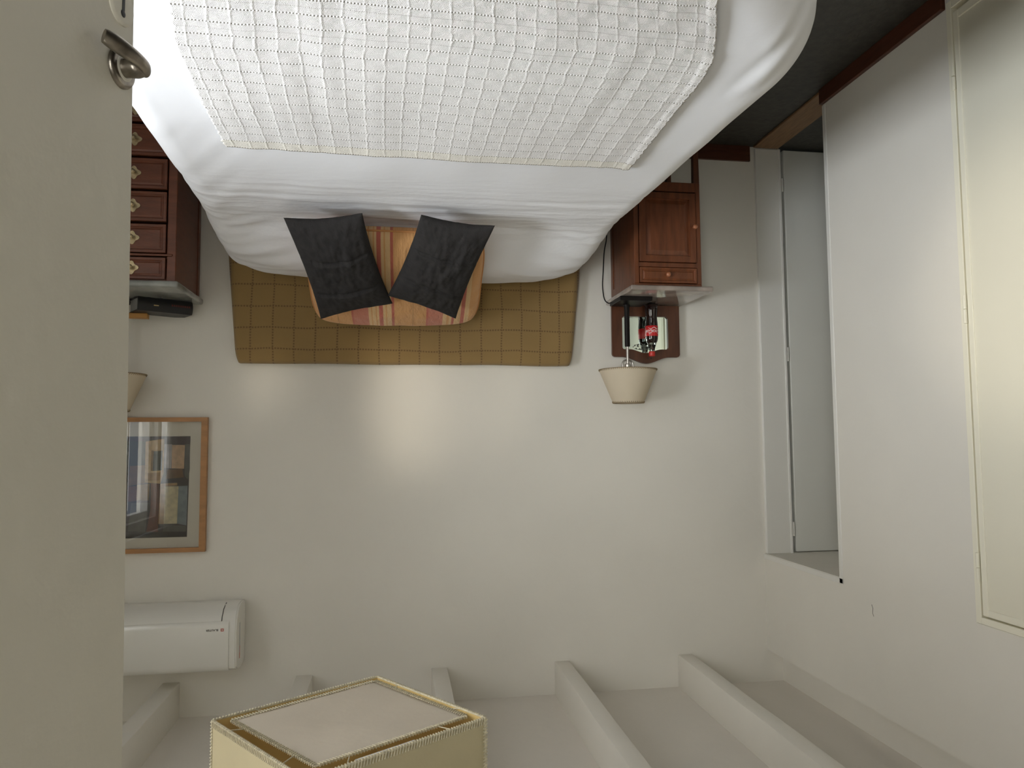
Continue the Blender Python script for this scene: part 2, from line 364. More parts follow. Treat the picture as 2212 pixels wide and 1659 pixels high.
# left wall: passage opening beside the back wall, closet door nearer the camera
bm = B()
box(bm, XL - WT, XL, 2.13, 2.862, 0, 2.547)             # pier between the openings
box(bm, XL - WT, XL, 2.862, YB, 2.078, 2.547)            # over the passage opening
box(bm, XL - WT, XL, 1.24, 2.13, 2.085, 2.547)           # over the closet door
box(bm, XL - WT, XL, 0.02, 1.24, 0, 2.547)
box(bm, XL - WT, XL - .079, 0.02, YB, 2.547, ZC)         # set back above the ledge
bmesh.ops.remove_doubles(bm, verts=bm.verts, dist=1e-5)
wl = st_(mk('wall_left', bm, M['wall']))
for (y, z, r) in ((2.855, 0.905, .007), (2.857, 0.862, .003), (2.858, .848, .0035)):
    bm = B(); bmesh.ops.create_uvsphere(bm, u_segments=8, v_segments=6, radius=1); bmesh.ops.scale(bm, vec=(.002, r * .7, r), verts=bm.verts); bmesh.ops.translate(bm, vec=(XL + .0005, y, z), verts=bm.verts)
    mk('rust_spot', bm, M['rust'], wl)
bm = B(); tube(bm, [(XL + .0002, 2.662, 2.145), (XL + .0002, 2.655, 2.158), (XL + .0002, 2.658, 2.176), (XL + .0002, 2.652, 2.188)], .0008, 5); mk('plaster_crack', bm, M['dirt'], wl)
bm = B(); box(bm, -2.75, XL - WT, 2.862 - .12, YB + .05, 2.078, 2.18); st_(mk('trim_1', bm, M['wall']))        # low ceiling of the passage
bm = B(); box(bm, -2.85, -2.75, 2.74, YB + .1, 0, 2.1); st_(mk('wall_passage', bm, M['wall']))
bm = B(); box(bm, -2.75, XL - WT, 2.742, 2.862, 0, 2.078); st_(mk('wall_passage_front', bm, M['wall']))
# right wall with the balcony window
bm = B()
box(bm, XR, XR + .15, 1.50, 3.6, 0, ZC); box(bm, XR, XR + .15, 0.02, .46, 0, ZC); box(bm, XR, XR + .15, .46, 1.50, 2.12, ZC); box(bm, XR, XR + .15, .46, 1.50, 0, .12)
st_(mk('wall_right', bm, M['wall']))
# front wall with the doorway the camera stands in
bm = B(); box(bm, -1.95, -.34, 0.02, YF, 0, ZC); box(bm, .56, 2.1, .02, YF, 0, ZC); box(bm, -.34, .56, .02, YF, 2.1, ZC); st_(mk('wall_front', bm, M['wall']))
bm = B(); box(bm, -.9, -.8, -1.6, .02, 0, 2.5); box(bm, 1.2, 1.3, -1.6, .02, 0, 2.5); box(bm, -.9, 1.3, -1.7, -1.6, 0, 2.5); st_(mk('wall_corridor', bm, M['wall']))
bm = B(); box(bm, -.9, 1.3, -1.7, .02, 2.5, 2.6); st_(mk('ceiling_corridor', bm, M['ceil']))
# baseboards
bm = B(); box(bm, XL, XL + .018, 2.135, 2.862, 0, .068, .003, 2); st_(mk('baseboard_left', bm, M['skirt']))
bm = B(); box(bm, XL + .02, 1.93, YB - .014, YB, 0, .082, .003, 2); st_(mk('baseboard_back', bm, M['skirt']))
bm = B(); box(bm, XL, XL + .018, 0.16, 1.235, 0, .068, .003, 2); st_(mk('baseboard_left', bm, M['skirt']))
bm = B(); box(bm, XR - .018, XR, 1.52, 3.48, 0, .075, .003, 2); st_(mk('baseboard_right', bm, M['skirt']))
# passage: threshold, casing strip, thin trims round the opening
bm = B(); box(bm, XL - WT, XL + .006, 2.864, YB - .02, 0, .012, .002, 1); st_(mk('trim_2', bm, M['thresh']))
bm = B(); box(bm, XL - .142, XL - .006, YB - .016, YB + .004, 0.013, 2.078, .002, 1); box(bm, XL - .142, XL - .132, YB - .022, YB - .01, 0.013, 2.078, .001, 1); st_(mk('trim_3', bm, M['whitepaint']))
bm = B()
box(bm, XL - .004, XL + .003, 2.842, 2.866, .07, 2.102, .002, 1); box(bm, XL - .004, XL + .003, 2.842, YB, 2.080, 2.104, .002, 1)
st_(mk('trim_4', bm, M['whitepaint']))
# door at the end of the passage (hinges towards the corner)
dr = bpy.data.objects.new('door_1', None); COL.objects.link(dr); dr.location = (-1.975, YB, 0); st_(dr); WM[dr.name] = Matrix.Translation(dr.location)
bm = B(); box(bm, -2.60, -1.979, YB - .012, YB + .028, .012, 2.074, .006, 3); mk('door_leaf', bm, M['greydoor'], dr, smooth=True, auto=30)
for z in (.20, 1.08, 1.96):
    bm = B(); tube(bm, [(-1.968, YB - .012, z - .035), (-1.968, YB - .012, z + .035)], .006, 10); box(bm, -1.975, -1.960, YB - .010, YB - .004, z - .03, z + .03)
    mk('hinge', bm, M['whitepaint'], dr, smooth=True, auto=40)
bm = B(); tube(bm, [(-2.54, YB - .012, 1.02), (-2.54, YB - .06, 1.02)], .008, 10); tube(bm, [(-2.54, YB - .055, 1.02), (-2.43, YB - .055, 1.02)], .007, 10); mk('door_handle', bm, M['nickel'], dr, smooth=True, auto=40)
# closet door in the left wall
dr = bpy.data.objects.new('door_2', None); COL.objects.link(dr); dr.location = (XL, 2.13, 0); st_(dr); WM[dr.name] = Matrix.Translation(dr.location)
def ring_x(bm, y0, y1, z0, z1, wd, x0, x1, bev=.002):
    box(bm, x0, x1, y1 - wd, y1, z0, z1, bev, 1); box(bm, x0, x1, y0, y0 + wd, z0, z1, bev, 1)
    box(bm, x0, x1, y0 + wd, y1 - wd, z1 - wd, z1, bev, 1); box(bm, x0, x1, y0 + wd, y1 - wd, z0, z0 + wd * 1.3, bev, 1)
bm = B(); ring_x(bm, 1.245, 2.124, .055, 2.082, .022, XL - .06, XL + .010); mk('door_frame', bm, M['cream'], dr)
bm = B(); box(bm, XL - .05, XL + .006, 1.272, 2.0985, .098, 2.0565, .004, 2)
ring_x(bm, 1.275, 2.0955, .102, 2.054, .022, XL + .0, XL + .0095, .002)
mk('door_leaf', bm, M['cream'], dr, smooth=True, auto=30)
for z in (.318, 1.09, 1.906):
    bm = B(); tube(bm, [(XL + .013, 2.1005, z - .045), (XL + .013, 2.1005, z - .002)], .006, 10); tube(bm, [(XL + .013, 2.1005, z + .002), (XL + .013, 2.1005, z + .045)], .006, 10)
    mk('hinge', bm, M['cream'], dr, smooth=True, auto=40)
bm = B(); tube(bm, [(XL, 1.33, 1.02), (XL + .05, 1.33, 1.02)], .008, 10); tube(bm, [(XL + .046, 1.33, 1.02), (XL + .046, 1.44, 1.02)], .007, 10); mk('door_handle', bm, M['nickel'], dr, smooth=True, auto=40)
bm = B(); box(bm, XL - .09, XL - .06, 1.24, 2.13, 0, 2.09); mk('closet_back', bm, M['whitepaint'], dr)
bm = B(); box(bm, XL - .06, XL + .004, 1.245, 2.124, 0, .054); mk('plinth', bm, M['whitepaint'], dr)
# window in the right wall
dr = bpy.data.objects.new('window_1', None); COL.objects.link(dr); dr.location = (XR, .98, .12); st_(dr); WM[dr.name] = Matrix.Translation(dr.location)
bm = B(); ring_x(bm, .46, 1.50, .12, 2.12, .05, XR + .05, XR + .11); box(bm, XR + .055, XR + .105, .955, 1.005, .17, 2.07, .002, 1); mk('window_frame', bm, M['whitepaint'], dr)
def drape(y0, y1, folds):
    bm = B(); n = 90; rows = 12; g = []
    for j in range(rows + 1):
        z = 2.2 - j / rows * 2.12; row = []
        for i in range(n + 1):
            t = i / n; y = y0 + (y1 - y0) * t
            row.append(bm.verts.new((XR - .07 + .025 * math.sin(t * folds * 2 * math.pi + .4 * math.sin(j * .5)), y, z)))
        g.append(row)
    for j in range(rows):
        for i in range(n): bm.faces.new((g[j][i], g[j][i + 1], g[j + 1][i + 1], g[j + 1][i]))
    return bm
for (a, b, f, lb) in ((.20, .56, 6, 'sheer white curtain gathered at the window side nearer the doorway'), (1.40, 1.66, 5, 'sheer white curtain gathered at the window side nearer the dresser')):
    o = mk('curtain', drape(a, b, f), M['curtain'], smooth=True); tag(o, lb, 'curtain', 'curtains at the right-hand window')
bm = B(); tube(bm, [(XR - .07, .12 + .05, 2.215), (XR - .07, 1.75, 2.215)], .012, 12); tube(bm, [(XR - .07, .3, 2.215), (XR, .3, 2.215)], .008); tube(bm, [(XR - .07, 1.7, 2.215), (XR, 1.7, 2.215)], .008)
tag(mk('curtain_rod', bm, M['whitepaint'], smooth=True, auto=40), 'white curtain rod above the right-hand window', 'curtain rod')
# ceiling beams
places = {-1.385: 'first beam from the left wall, over the passage side', -0.775: 'second beam from the left wall, over the nightstand side', -0.198: 'middle beam, right of the pendant shade in the photo',
          0.404: 'beam ending behind the square pendant shade near the air conditioner', 0.968: 'beam partly hidden by the door, above the air conditioner', 1.55: 'beam nearest the window wall'}
for i, (x, lb) in enumerate(places.items()):
    bm = B(); box(bm, x - .036, x + .036, YF, YB, 2.547, ZC + .002, .004, 2)
    bmesh.ops.subdivide_edges(bm, edges=[e_ for e_ in bm.edges if abs((e_.verts[0].co - e_.verts[1].co).y) > 1], cuts=24)
    for v in bm.verts:
        v.co.x += .0025 * noise.noise((x * 9, v.co.y * 4, v.co.z * 5)); v.co.z += .0025 * noise.noise((x * 9 + 5, v.co.y * 3.2, 1)) if v.co.z < 2.6 else 0
    o = mk('ceiling_beam', bm, M['beam'], smooth=True, auto=30); o['kind'] = 'structure'

# ------------------------------------------------------------------ open door leaf beside the camera
F = Vector((.326, .955, 0)); dh = Vector((.24, -.97, 0)).normalized(); nrm = Vector((-dh.y * -1, 0, 0)); nrm = Vector((-.97, -.24, 0)).normalized()
ang = math.atan2(dh.y, dh.x)
door = thing('door', 'open off-white interior door leaf with worn metal lever handle', 'door', (F.x, F.y, 0), ang)
# local frame: x towards the hinges, y away from the visible face
DM = WM[door.name]
def dl(x, out, z): return (x, -out, z)      # local coordinates, out = distance off the visible face
def tilt(bm):
    for v in bm.verts: v.co.x += (v.co.z - 1.03) * -.0225
bm = B(); box(bm, 0, .80, 0, .038, .012, 2.06, .003, 2); tilt(bm); mk('door_leaf', bm, M['doorleaf'], door, local=True)
yo = 1
# which side is visible: local -y must map to the face normal
vis = (DM.to_3x3() @ Vector((0, -1, 0))).dot(nrm)
sg = -1 if vis > 0 else 1
def P3(x, out, z): return Vector((x, sg * out, z))
if sg > 0:
    for ch in door.children:
        for v in ch.data.vertices: v.co.y -= .038
ZH = 1.037
def disc(x, z, r, th, mt, name, parent, seg=36, dome=.3):
    bm = B(); prof = [(0, 0), (r, 0), (r, th * .45), (r * .93, th * .85), (r * .8, th), (0, th)]
    lathe(bm, prof, 0, 0, seg)
    R = Matrix.Translation(P3(x, 0, z)) @ Matrix.Rotation(math.radians(90) * (1 if sg < 0 else -1), 4, 'X')
    bmesh.ops.transform(bm, matrix=R, verts=bm.verts)
    return mk(name, bm, mt, parent, smooth=True, auto=40, local=True)
hx = .027
rose = disc(hx, ZH, .0240, .006, M['nickel'], 'rose', door)
disc(hx, ZH, .0178, .0065, M['doorleaf'], 'rose_centre', rose)
bm = B()
tube(bm, [P3(hx, .002, ZH), P3(hx, .010, ZH), P3(hx, .021, ZH), P3(hx + .001, .027, ZH), P3(hx + .004, .031, ZH)], [.0115, .0115, .0125, .0115, .006], 20)
pts = spline([P3(hx - .008, .028, ZH + .001), P3(hx + .003, .032, ZH), P3(hx + .015, .030, ZH - .003), P3(hx + .029, .024, ZH - .007), P3(hx + .042, .017, ZH - .011), P3(hx + .050, .012, ZH - .013)], 6)
n = len(pts); tube(bm, pts, [((.0055 + .002 * math.sin(math.pi * i / (n - 1))), (.0095 - .002 * math.sin(2 * math.pi * i / (n - 1)))) if i else (.004, .007) for i in range(n)], 18)
mk('lever_handle', bm, M['nickel'], door, smooth=True, auto=50, local=True)
kh = disc(hx + .003, .960, .0235, .0035, M['doorleaf'], 'keyhole_plate', door)
bm = B(); box(bm, -.0022, .0022, 0, .001, -.014, .010); bmesh.ops.create_uvsphere(bm, u_segments=12, v_segments=8, radius=.0045, matrix=Matrix.Translation((0, .0005, .010)) @ Matrix.Scale(.2, 4, (0, 1, 0)))
bmesh.ops.transform(bm, matrix=Matrix.Translation(P3(hx + .003, .0042, .960)), verts=bm.verts)
mk('keyhole', bm, M['black'], kh, local=True)
for z in (.3, 1.05, 1.8):
    bm = B(); tube(bm, [P3(.805, -.01, z - .04), P3(.805, -.01, z + .04)], .007, 10); mk('hinge', bm, M['nickel'], door, smooth=True, auto=40, local=True)

# ------------------------------------------------------------------ bed
W0, RC, Y0, YH = .828, .50, 1.17, 3.425
def cx(y): return -.072 + (y - 3.1) * .038
def sstep(a, b, x):
    t = min(max((x - a) / (b - a), 0), 1); return t * t * (3 - 2 * t)
def bed_top(lx, y):
    """height of the made bed at local x and world y"""
    z = .648
    px = max(0.0, 1 - (abs(lx) / .83) ** 4.5)
    dip = 1 - .10 * math.exp(-(lx / .07) ** 2)
    py = sstep(2.84, 3.16, y) * (1 - .45 * sstep(3.30, 3.43, y))
    z += .142 * px ** .6 * dip * py
    z += .010 * math.exp(-((y - 2.2) / .9) ** 2) * (1 - (lx / .9) ** 2)
    return z
def edge_d(lx, y):
    ax = abs(lx)
    if ax > W0 - RC and y < Y0 + RC: return RC - math.hypot(ax - (W0 - RC), Y0 + RC - y)
    return min(W0 - ax, y - Y0)
def wid(y):
    if y < Y0 + RC: return W0 - RC + math.sqrt(max(RC * RC - (Y0 + RC - y) ** 2, 0))
    return W0
def wrinkle(lx, y):
    v = 0
    k = sstep(2.35, 2.62, y) * (1 - sstep(2.93, 3.05, y))
    v += k * .0048 * (noise.noise((lx * 1.5, y * 22, .3)) + .6 * noise.noise((lx * 2.6 + 4, y * 38, 2)))
    k2 = sstep(.2, .75, abs(lx)) * sstep(2.7, 2.95, y)
    v += k2 * .011 * noise.noise((lx * 3 + y * 3, (y * 1.0 - abs(lx) * .45) * 20, 7))
    v += .004 * noise.noise((lx * 3, y * 3, 1)) + .0022 * noise.noise((lx * 7, y * 6, 5))
    k3 = sstep(.35, .6, lx) * sstep(1.9, 2.1, y) * (1 - sstep(2.9, 3.1, y))
    v += k3 * .006 * noise.noise(((lx - y * .55) * 11, (lx + y) * 1.8, 3))
    k4 = math.exp(-((lx + .71 + 0) / .05) ** 2) * (1 - sstep(1.45, 1.75, y)); v += .012 * k4 * noise.noise((lx * 18, y * 3, 9)) * 2
    return v
def surf(lx, y, extra=0):
    d = max(edge_d(lx, y), 0); r = .105
    z = bed_top(lx, y) + wrinkle(lx, y)
    if d < r: z -= (r - math.sqrt(max(r * r - (r - d) ** 2, 0)))
    return z + extra
bm = B(); nx, ny = 200, 230; grid = []; uvd = {}
for j in range(ny + 1):
    t = j / ny; t2 = t if t > .12 else t
    y = Y0 + (YH - Y0) * (t ** 1.12)
    ww = wid(y); row = []
    for i in range(nx + 1):
        a = -1 + 2 * i / nx; lx = ww * math.sin(a * math.pi / 2) * .6 + ww * a * .4 if abs(a) < 1 else ww * a
        v = bm.verts.new((cx(y) + lx, y, surf(lx, y))); uvd[v] = (lx + 1, y); row.append(v)
    grid.append(row)
for j in range(ny):
    for i in range(nx): bm.faces.new((grid[j][i], grid[j][i + 1], grid[j + 1][i + 1], grid[j + 1][i]))
# skirt falling over the sides and foot
loop = [grid[j][0] for j in range(ny, -1, -1)] + grid[0][1:] + [grid[j][nx] for j in range(1, ny + 1)]
cen = Vector((-.1, 2.3, 0)); prev = loop
tops = [v.co.copy() for v in loop]
for k in range(1, 9):
    f = k / 8; cur = []
    for q, v0 in enumerate(tops):
        o = Vector((v0.x - cx(v0.y), 0, 0)); nrm2 = Vector((math.copysign(1, v0.x - cx(v0.y)), 0, 0)) if v0.y > Y0 + RC else Vector((v0.x - cx(v0.y), (v0.y - (Y0 + RC)) * 1.2, 0)).normalized()
        s_ = q / len(tops) * 7.6
        off = .012 * math.sin(f * 2.2) - .05 * f * f + .010 * f * noise.noise((s_ * 5, f, 2))
        zb = v0.z + (.30 - v0.z) * f
        v = bm.verts.new((v0.x + nrm2.x * off, v0.y + nrm2.y * off, zb)); uvd[v] = (v0.x + 1 + f * .3, v0.y); cur.append(v)
    for q in range(len(loop) - 1): bm.faces.new((prev[q], prev[q + 1], cur[q + 1], cur[q]))
    prev = cur
uvl = bm.loops.layers.uv.new('UVMap')
for f in bm.faces:
    for l in f.loops: l[uvl].uv = uvd[l.vert]
o = mk('bedspread', bm, M['sheet'], smooth=True)
tag(o, 'smooth white cotton bedspread covering the bed and the pillows', 'bedspread')

bed = thing('bed', 'double bed with mattress under white bedspread, headboard against back wall', 'bed', (-.1, 2.3, 0))
bm = B(); box(bm, -.80, .80, 1.25, 3.42, .34, .53, .06, 4)
for v in bm.verts: v.co.x += cx(v.co.y)
mk('mattress', bm, M['mattress'], bed, smooth=True, auto=40)
bm = B(); box(bm, -.76, .76, 1.28, 3.42, .16, .34, .01, 2)
for v in bm.verts: v.co.x += cx(v.co.y)
mk('bed_base', bm, M['walnutdark'], bed)
for x in (-.68, .68):
    for y in (1.45, 3.3):
        bm = B(); lathe(bm, [(0, 0), (.022, 0), (.03, .16), (0, .16)], x + cx(y), y, 16); mk('leg', bm, M['walnutdark'], bed, smooth=True, auto=40)
bm = B(); box(bm, -.80, .69, 3.447, 3.485, .2, 1.13, .01, 2); mk('headboard', bm, M['walnutdark'], bed)
# slipcover over the headboard
bm = B(); n, k = 110, 60; uvd = {}
def hb(u, v):
    zt = 1.150 + .004 * noise.noise((u * 6, 0, 0)) - .002 * u; zb = .30; z = zb + (zt - zb) * v
    xr = .713 + (1.152 - z) * .082; xl = -.827 - (1.155 - z) * .10
    x = xl + (xr - xl) * u
    if v > .9:                          # slightly rounded top corners
        q = (v - .9) / .1; dcorner = .012 * q ** 3
        x += dcorner if u < .5 and u < .02 else (-dcorner if u > .98 else 0)
    und = .008 * noise.noise((u * 5, v * 2.2, 3)) + .006 * noise.noise((u * 9 + v * 2, v * 1.5, 6)) + .010 * sstep(.86, .97, u) * noise.noise((u * 22, v * 3.2, 1)) + .008 * (1 - sstep(.03, .10, u)) * noise.noise((u * 22, v * 3, 1))
    return x, z, und
for side in (0, 1):
    g = []
    for j in range(k + 1):
        row = []
        for i in range(n + 1):
            x, z, und = hb(i / n, j / k)
            ed = min(i / n, 1 - i / n, (1 - j / k) * .5) / .015; rr = .016 * (1 - min(ed, 1)) ** 2
            v = bm.verts.new((x, (3.432 + rr + min(ed, 1) * und) if side == 0 else 3.492 - rr * .3, z)); uvd[v] = (x + 1.005, z + .121); row.append(v)
        g.append(row)
    for j in range(k):
        for i in range(n): bm.faces.new((g[j][i], g[j][i + 1], g[j + 1][i + 1], g[j + 1][i]))
    if side == 0: g0 = g
    else:
        for j in range(k): bm.faces.new((g0[j][0], g0[j + 1][0], g[j + 1][0], g[j][0])); bm.faces.new((g0[j][n], g[j][n], g[j + 1][n], g0[j + 1][n]))
        for i in range(n): bm.faces.new((g0[k][i], g0[k][i + 1], g[k][i + 1], g[k][i]))
uvl = bm.loops.layers.uv.new('UVMap')
for f in bm.faces:
    for l in f.loops: l[uvl].uv = uvd[l.vert]
tag(mk('headboard_cover', bm, M['mustard'], smooth=True, auto=60), 'mustard cloth headboard cover with running-stitch squares', 'headboard cover')

# throw
def thx(y):
    """left and right edge in world x"""
    L_ = [(1.1, -.53), (1.276, -.60), (1.40, -.655), (1.491, -.687), (1.60, -.699), (1.848, -.703), (2.154, -.705)]
    R_ = [(1.1, .33), (1.276, .395), (1.42, .427), (1.576, .459), (1.822, .473), (2.132, .480)]
    def itp(T):
        if y <= T[0][0]: return T[0][1]
        for (a, b), (c, d) in zip(T, T[1:]):
            if y <= c: return b + (d - b) * (y - a) / (c - a)
        return T[-1][1]
    return itp(L_), itp(R_)
bm = B(); nx, ny = 240, 200; uvd = {}; g = []
for j in range(ny + 1):
    t = j / ny; row = []
    for i in range(nx + 1):
        s = i / nx
        yh = 2.154 - .022 * s + .005 * noise.noise((s * 5, 0, 2)) - .006 * math.sin(s * 3.1)
        yy = yh - (1 - t) * 1.16
        y = max(yy, Y0 - .006)
        a, b = thx(y); x = a + (b - a) * s
        e_ = min(s, 1 - s)
        if e_ < .012: x += .005 * noise.noise((y * 60, s * 3, 3)) + .004 * noise.noise((y * 160, s * 3, 8))
        y2 = y + (.003 * noise.noise((s * 120, 0, 4)) if t > .985 else 0)
        lx = x - cx(y); z = surf(lx, max(y, Y0)) + .007
        z += .0028 * max(0, noise.noise((x * 10, y * 2.3, 4))) + .0022 * noise.noise((x * 22, y * 3, 7)) * sstep(.5, .8, s if s > .5 else 1 - s)
        if e_ < .02 and s < .5: z += .003 * (1 + noise.noise((y * 8, 0, 3)))
        if yy < Y0: z -= (Y0 - yy)
        v = bm.verts.new((x, y2, z)); uvd[v] = (s * 1.165 + .02, (1 - (1 - t) * 1.16) - .02); row.append(v)
    g.append(row)
for j in range(ny):
    for i in range(nx): bm.faces.new((g[j][i], g[j][i + 1], g[j + 1][i + 1], g[j + 1][i]))
uvl = bm.loops.layers.uv.new('UVMap')
for f in bm.faces:
    for l in f.loops: l[uvl].uv = uvd[l.vert]
o = mk('throw', bm, M['throw'], smooth=True)
sm = o.modifiers.new('thickness', 'SOLIDIFY'); sm.thickness = .0045; sm.offset = 1
tag(o, 'off-white woven throw with raised squares laid over the foot half of the bed', 'throw')

# ------------------------------------------------------------------ pillows
def pillow_bm(c00, c10, c11, c01, thick, n=44, pinch=.05, wr=.004, seed=0, power=.42, grooves=(), rn=.0, W=None, H=None):
    c00, c10, c11, c01 = map(Vector, (c00, c10, c11, c01))
    nr = (c10 - c00).cross(c01 - c00).normalized()
    if nr.z < 0: nr = -nr
    W = W or ((c10 - c00).length + (c11 - c01).length) / 2; H = H or ((c01 - c00).length + (c11 - c10).length) / 2
    bm = B(); uvd = {}; sides = []
    for sd in (1, -1):
        g = []
        for j in range(n + 1):
            row = []
            for i in range(n + 1):
                if sd == -1 and (i in (0, n) or j in (0, n)): row.append(sides[0][j][i]); continue
                s = -math.cos(math.pi * i / n); t = -math.cos(math.pi * j / n)
                s = .45 * s + .55 * (-1 + 2 * i / n); t = .45 * t + .55 * (-1 + 2 * j / n)
                s2 = s * (1 - pinch * (1 - t * t)); t2 = t * (1 - pinch * (1 - s * s))
                if rn:                              # rounded corners
                    kk = 1 - rn * .11 * (s * t) ** 4; s2 *= kk; t2 *= kk
                a = (s2 + 1) / 2; b = (t2 + 1) / 2
                p = c00 * (1 - a) * (1 - b) + c10 * a * (1 - b) + c11 * a * b + c01 * (1 - a) * b
                e_ = max((1 - s * s) * (1 - t * t), 0)
                h = thick / 2 * e_ ** power
                q = e_ ** .5
                h += wr * noise.noise((s * 3 + seed, t * 3, sd)) * q * 2 + wr * .8 * noise.noise((s * 8 + seed, t * 6, sd)) * q
                # gathered creases running out of the corners
                h += wr * 1.2 * noise.noise(((abs(s) - abs(t)) * 9 + seed, 3, sd)) * q * (abs(s * t))
                for gr in grooves:
                    gy = gr + .03 * math.sin(s * 2 + seed) + .02 * s
                    h -= (.010 * math.exp(-((t - gy) / .026) ** 2) - .006 * (1 if t > gy + .01 else 0) * math.exp(-((t - gy) / .14) ** 2)) * q
                v = bm.verts.new(p + nr * h * sd); uvd[v] = (a * W, b * H); row.append(v)
            g.append(row)
        sides.append(g)
        for j in range(n):
            for i in range(n): bm.faces.new((g[j][i], g[j][i + 1], g[j + 1][i + 1], g[j + 1][i]))
    uvl = bm.loops.layers.uv.new('UVMap')
    for f in bm.faces:
        for l in f.loops: l[uvl].uv = uvd[l.vert]
    edge = [sides[0][0][i].co.copy() for i in range(n + 1)] + [sides[0][j][n].co.copy() for j in range(1, n + 1)] + [sides[0][n][i].co.copy() for i in range(n - 1, -1, -1)] + [sides[0][j][0].co.copy() for j in range(n - 1, -1, -1)]
    return bm, edge
# striped pillow (u runs from world right to world left so the stripes read as in the photograph)
sp = thing('striped_pillow', 'orange and red striped pillow leaning at the headboard behind the dark cushions', 'pillow', (0, 3.05, .70))
bm, edge = pillow_bm((.365, 2.80, .700), (-.350, 2.80, .700), (-.362, 3.305, .972), (.362, 3.315, .977), .17, n=50, pinch=.025, wr=.004, seed=3, power=.36, rn=1)
mk('cover', bm, M['stripe'], sp, smooth=True)
bm = B(); tube(bm, edge, .0045, 6, cap=False); mk('piping', bm, M['piping'], sp, smooth=True)
for nm, cs, sd, lb in (
    ('dark_cushion', [(.392, 2.615, .722), (.122, 2.585, .704), (.018, 3.010, .945), (.310, 3.095, 1.000)], 1.3, 'charcoal linen cushion leaning on the striped pillow, nearer the dresser'),
    ('dark_cushion', [(-.082, 2.580, .703), (-.350, 2.615, .722), (-.243, 3.080, .992), (.038, 2.960, .922)], 5.1, 'charcoal linen cushion leaning on the striped pillow, nearer the nightstand')):
    bm, edge = pillow_bm(*cs, .115, n=96, pinch=.085, wr=.0055, seed=sd, grooves=(-.33, .38))
    bmesh.ops.translate(bm, vec=(0, 0, 0), verts=bm.verts)
    o = mk(nm, bm, M['charcoal'], smooth=True); tag(o, lb, 'cushion', 'charcoal cushions on the bed')

# ------------------------------------------------------------------ nightstand
ns = thing('nightstand', 'small reddish wood nightstand with marble top and mirrored back', 'nightstand', (-1.2, 3.3, 0))
x0, x1, yf, yb, zt = -1.356, -1.042, 3.120, 3.486, .826
bm = B(); box(bm, x0, x1, yf + .0, yb, zt - .015, zt, .001, 1)                                  # carcass top, sides, back, bottom
box(bm, x0, x0 + .022, yf, yf + .03, .345, zt - .015, .002, 1); box(bm, x1 - .022, x1, yf, yf + .03, .345, zt - .015, .002, 1)
box(bm, x0, x0 + .022, yb - .035, yb, .345, zt - .015, .002, 1); box(bm, x1 - .022, x1, yb - .035, yb, .345, zt - .015, .002, 1)
for xs in (x0 + .004, x1 - .016):                                                              # recessed side panels between posts
    box(bm, xs, xs + .012, yf + .03, yb - .035, .385, zt - .015)
for xs in (x0, x1 - .02): box(bm, xs, xs + .02, yf + .03, yb - .035, .345, .39, .001, 1); box(bm, xs, xs + .02, yf + .03, yb - .035, zt - .05, zt - .015, .001, 1)
box(bm, x0 + .02, x1 - .02, yb - .02, yb, .345, zt - .015); box(bm, x0 + .02, x1 - .02, yf, yb - .02, .345, .388, .002, 1)
box(bm, x0 + .022, x1 - .022, yf, yf + .04, .716, .736, .001, 1)
box(bm, x0 + .022, x1 - .022, yf + .02, yb - .02, .388, .395)
mk('body', bm, M['woodv'], ns)
bm = B(); front_panel(bm, x0 + .024, x1 - .024, .395, .713, yf - .006, yf + .016, .038, .010, .006, .026); dd = mk('door', bm, M['woodv'], ns)
def knob(x, z, y, parent):
    bm = B(); lathe(bm, [(0, 0), (.006, 0), (.005, .008), (.0105, .014), (.0115, .019), (.008, .024), (0, .0255)], 0, 0, 16)
    bmesh.ops.transform(bm, matrix=Matrix.Translation((x, y, z)) @ Matrix.Rotation(math.radians(90), 4, 'X'), verts=bm.verts)
    mk('knob', bm, M['knobwood'], parent, smooth=True, auto=50)
knob(-1.322, .553, yf - .006, dd)
bm = B(); front_panel(bm, x0 + .024, x1 - .024, .739, .808, yf - .006, yf + .016, .011, .004, .003, .006); dd = mk('drawer', bm, M['wood'], ns)
knob(-1.192, .773, yf - .004, dd)
for (lx_, ly_) in ((x0, yf), (x1 - .028, yf), (x0, yb - .028), (x1 - .028, yb - .028)):
    bm = B(); box(bm, lx_, lx_ + .028, ly_, ly_ + .028, 0, .347, .002, 1)
    for v in bm.verts:
        if v.co.z < .1: v.co.x += (.004 if v.co.x < lx_ + .014 else -.004)
    mk('leg', bm, M['walnutdark'], ns)
def slab(x0, x1, y0, y1, z0, z1, r=.006):
    bm = B(); box(bm, x0, x1, y0, y1, z0, z1, r, 3); return bm
mk('marble_top', slab(-1.396, -1.014, 3.085, 3.488, zt, .848), M['brownmarble'], ns, smooth=True, auto=50, label='polished brown marble top')
def arch_poly(x0, x1, z0, zs, ztop, r, sh=.35, n=24):
    """upright board outline with rounded shoulders and a low serpentine crest"""
    P = [(x0, z0), (x1, z0)]
    for k in range(7):
        a = k / 6 * math.pi / 2; P.append((x1 - r + r * math.cos(a), zs - r + r * math.sin(a)))
    w_ = (x1 - r) - (x0 + r)
    for k in range(1, n):
        t = k / n; x = (x1 - r) - w_ * t; s = math.sin(math.pi * t) ; f = sstep(.12, .5, min(t, 1 - t))
        P.append((x, zs + (ztop - zs) * f))
    for k in range(7):
        a = math.pi / 2 + k / 6 * math.pi / 2; P.append((x0 + r + r * math.cos(a), zs - r + r * math.sin(a)))
    return P
outer = arch_poly(-1.381, -1.036, .8485, 1.104, 1.136, .016)
inner = arch_poly(-1.322, -1.088, .903, 1.066, 1.084, .010)
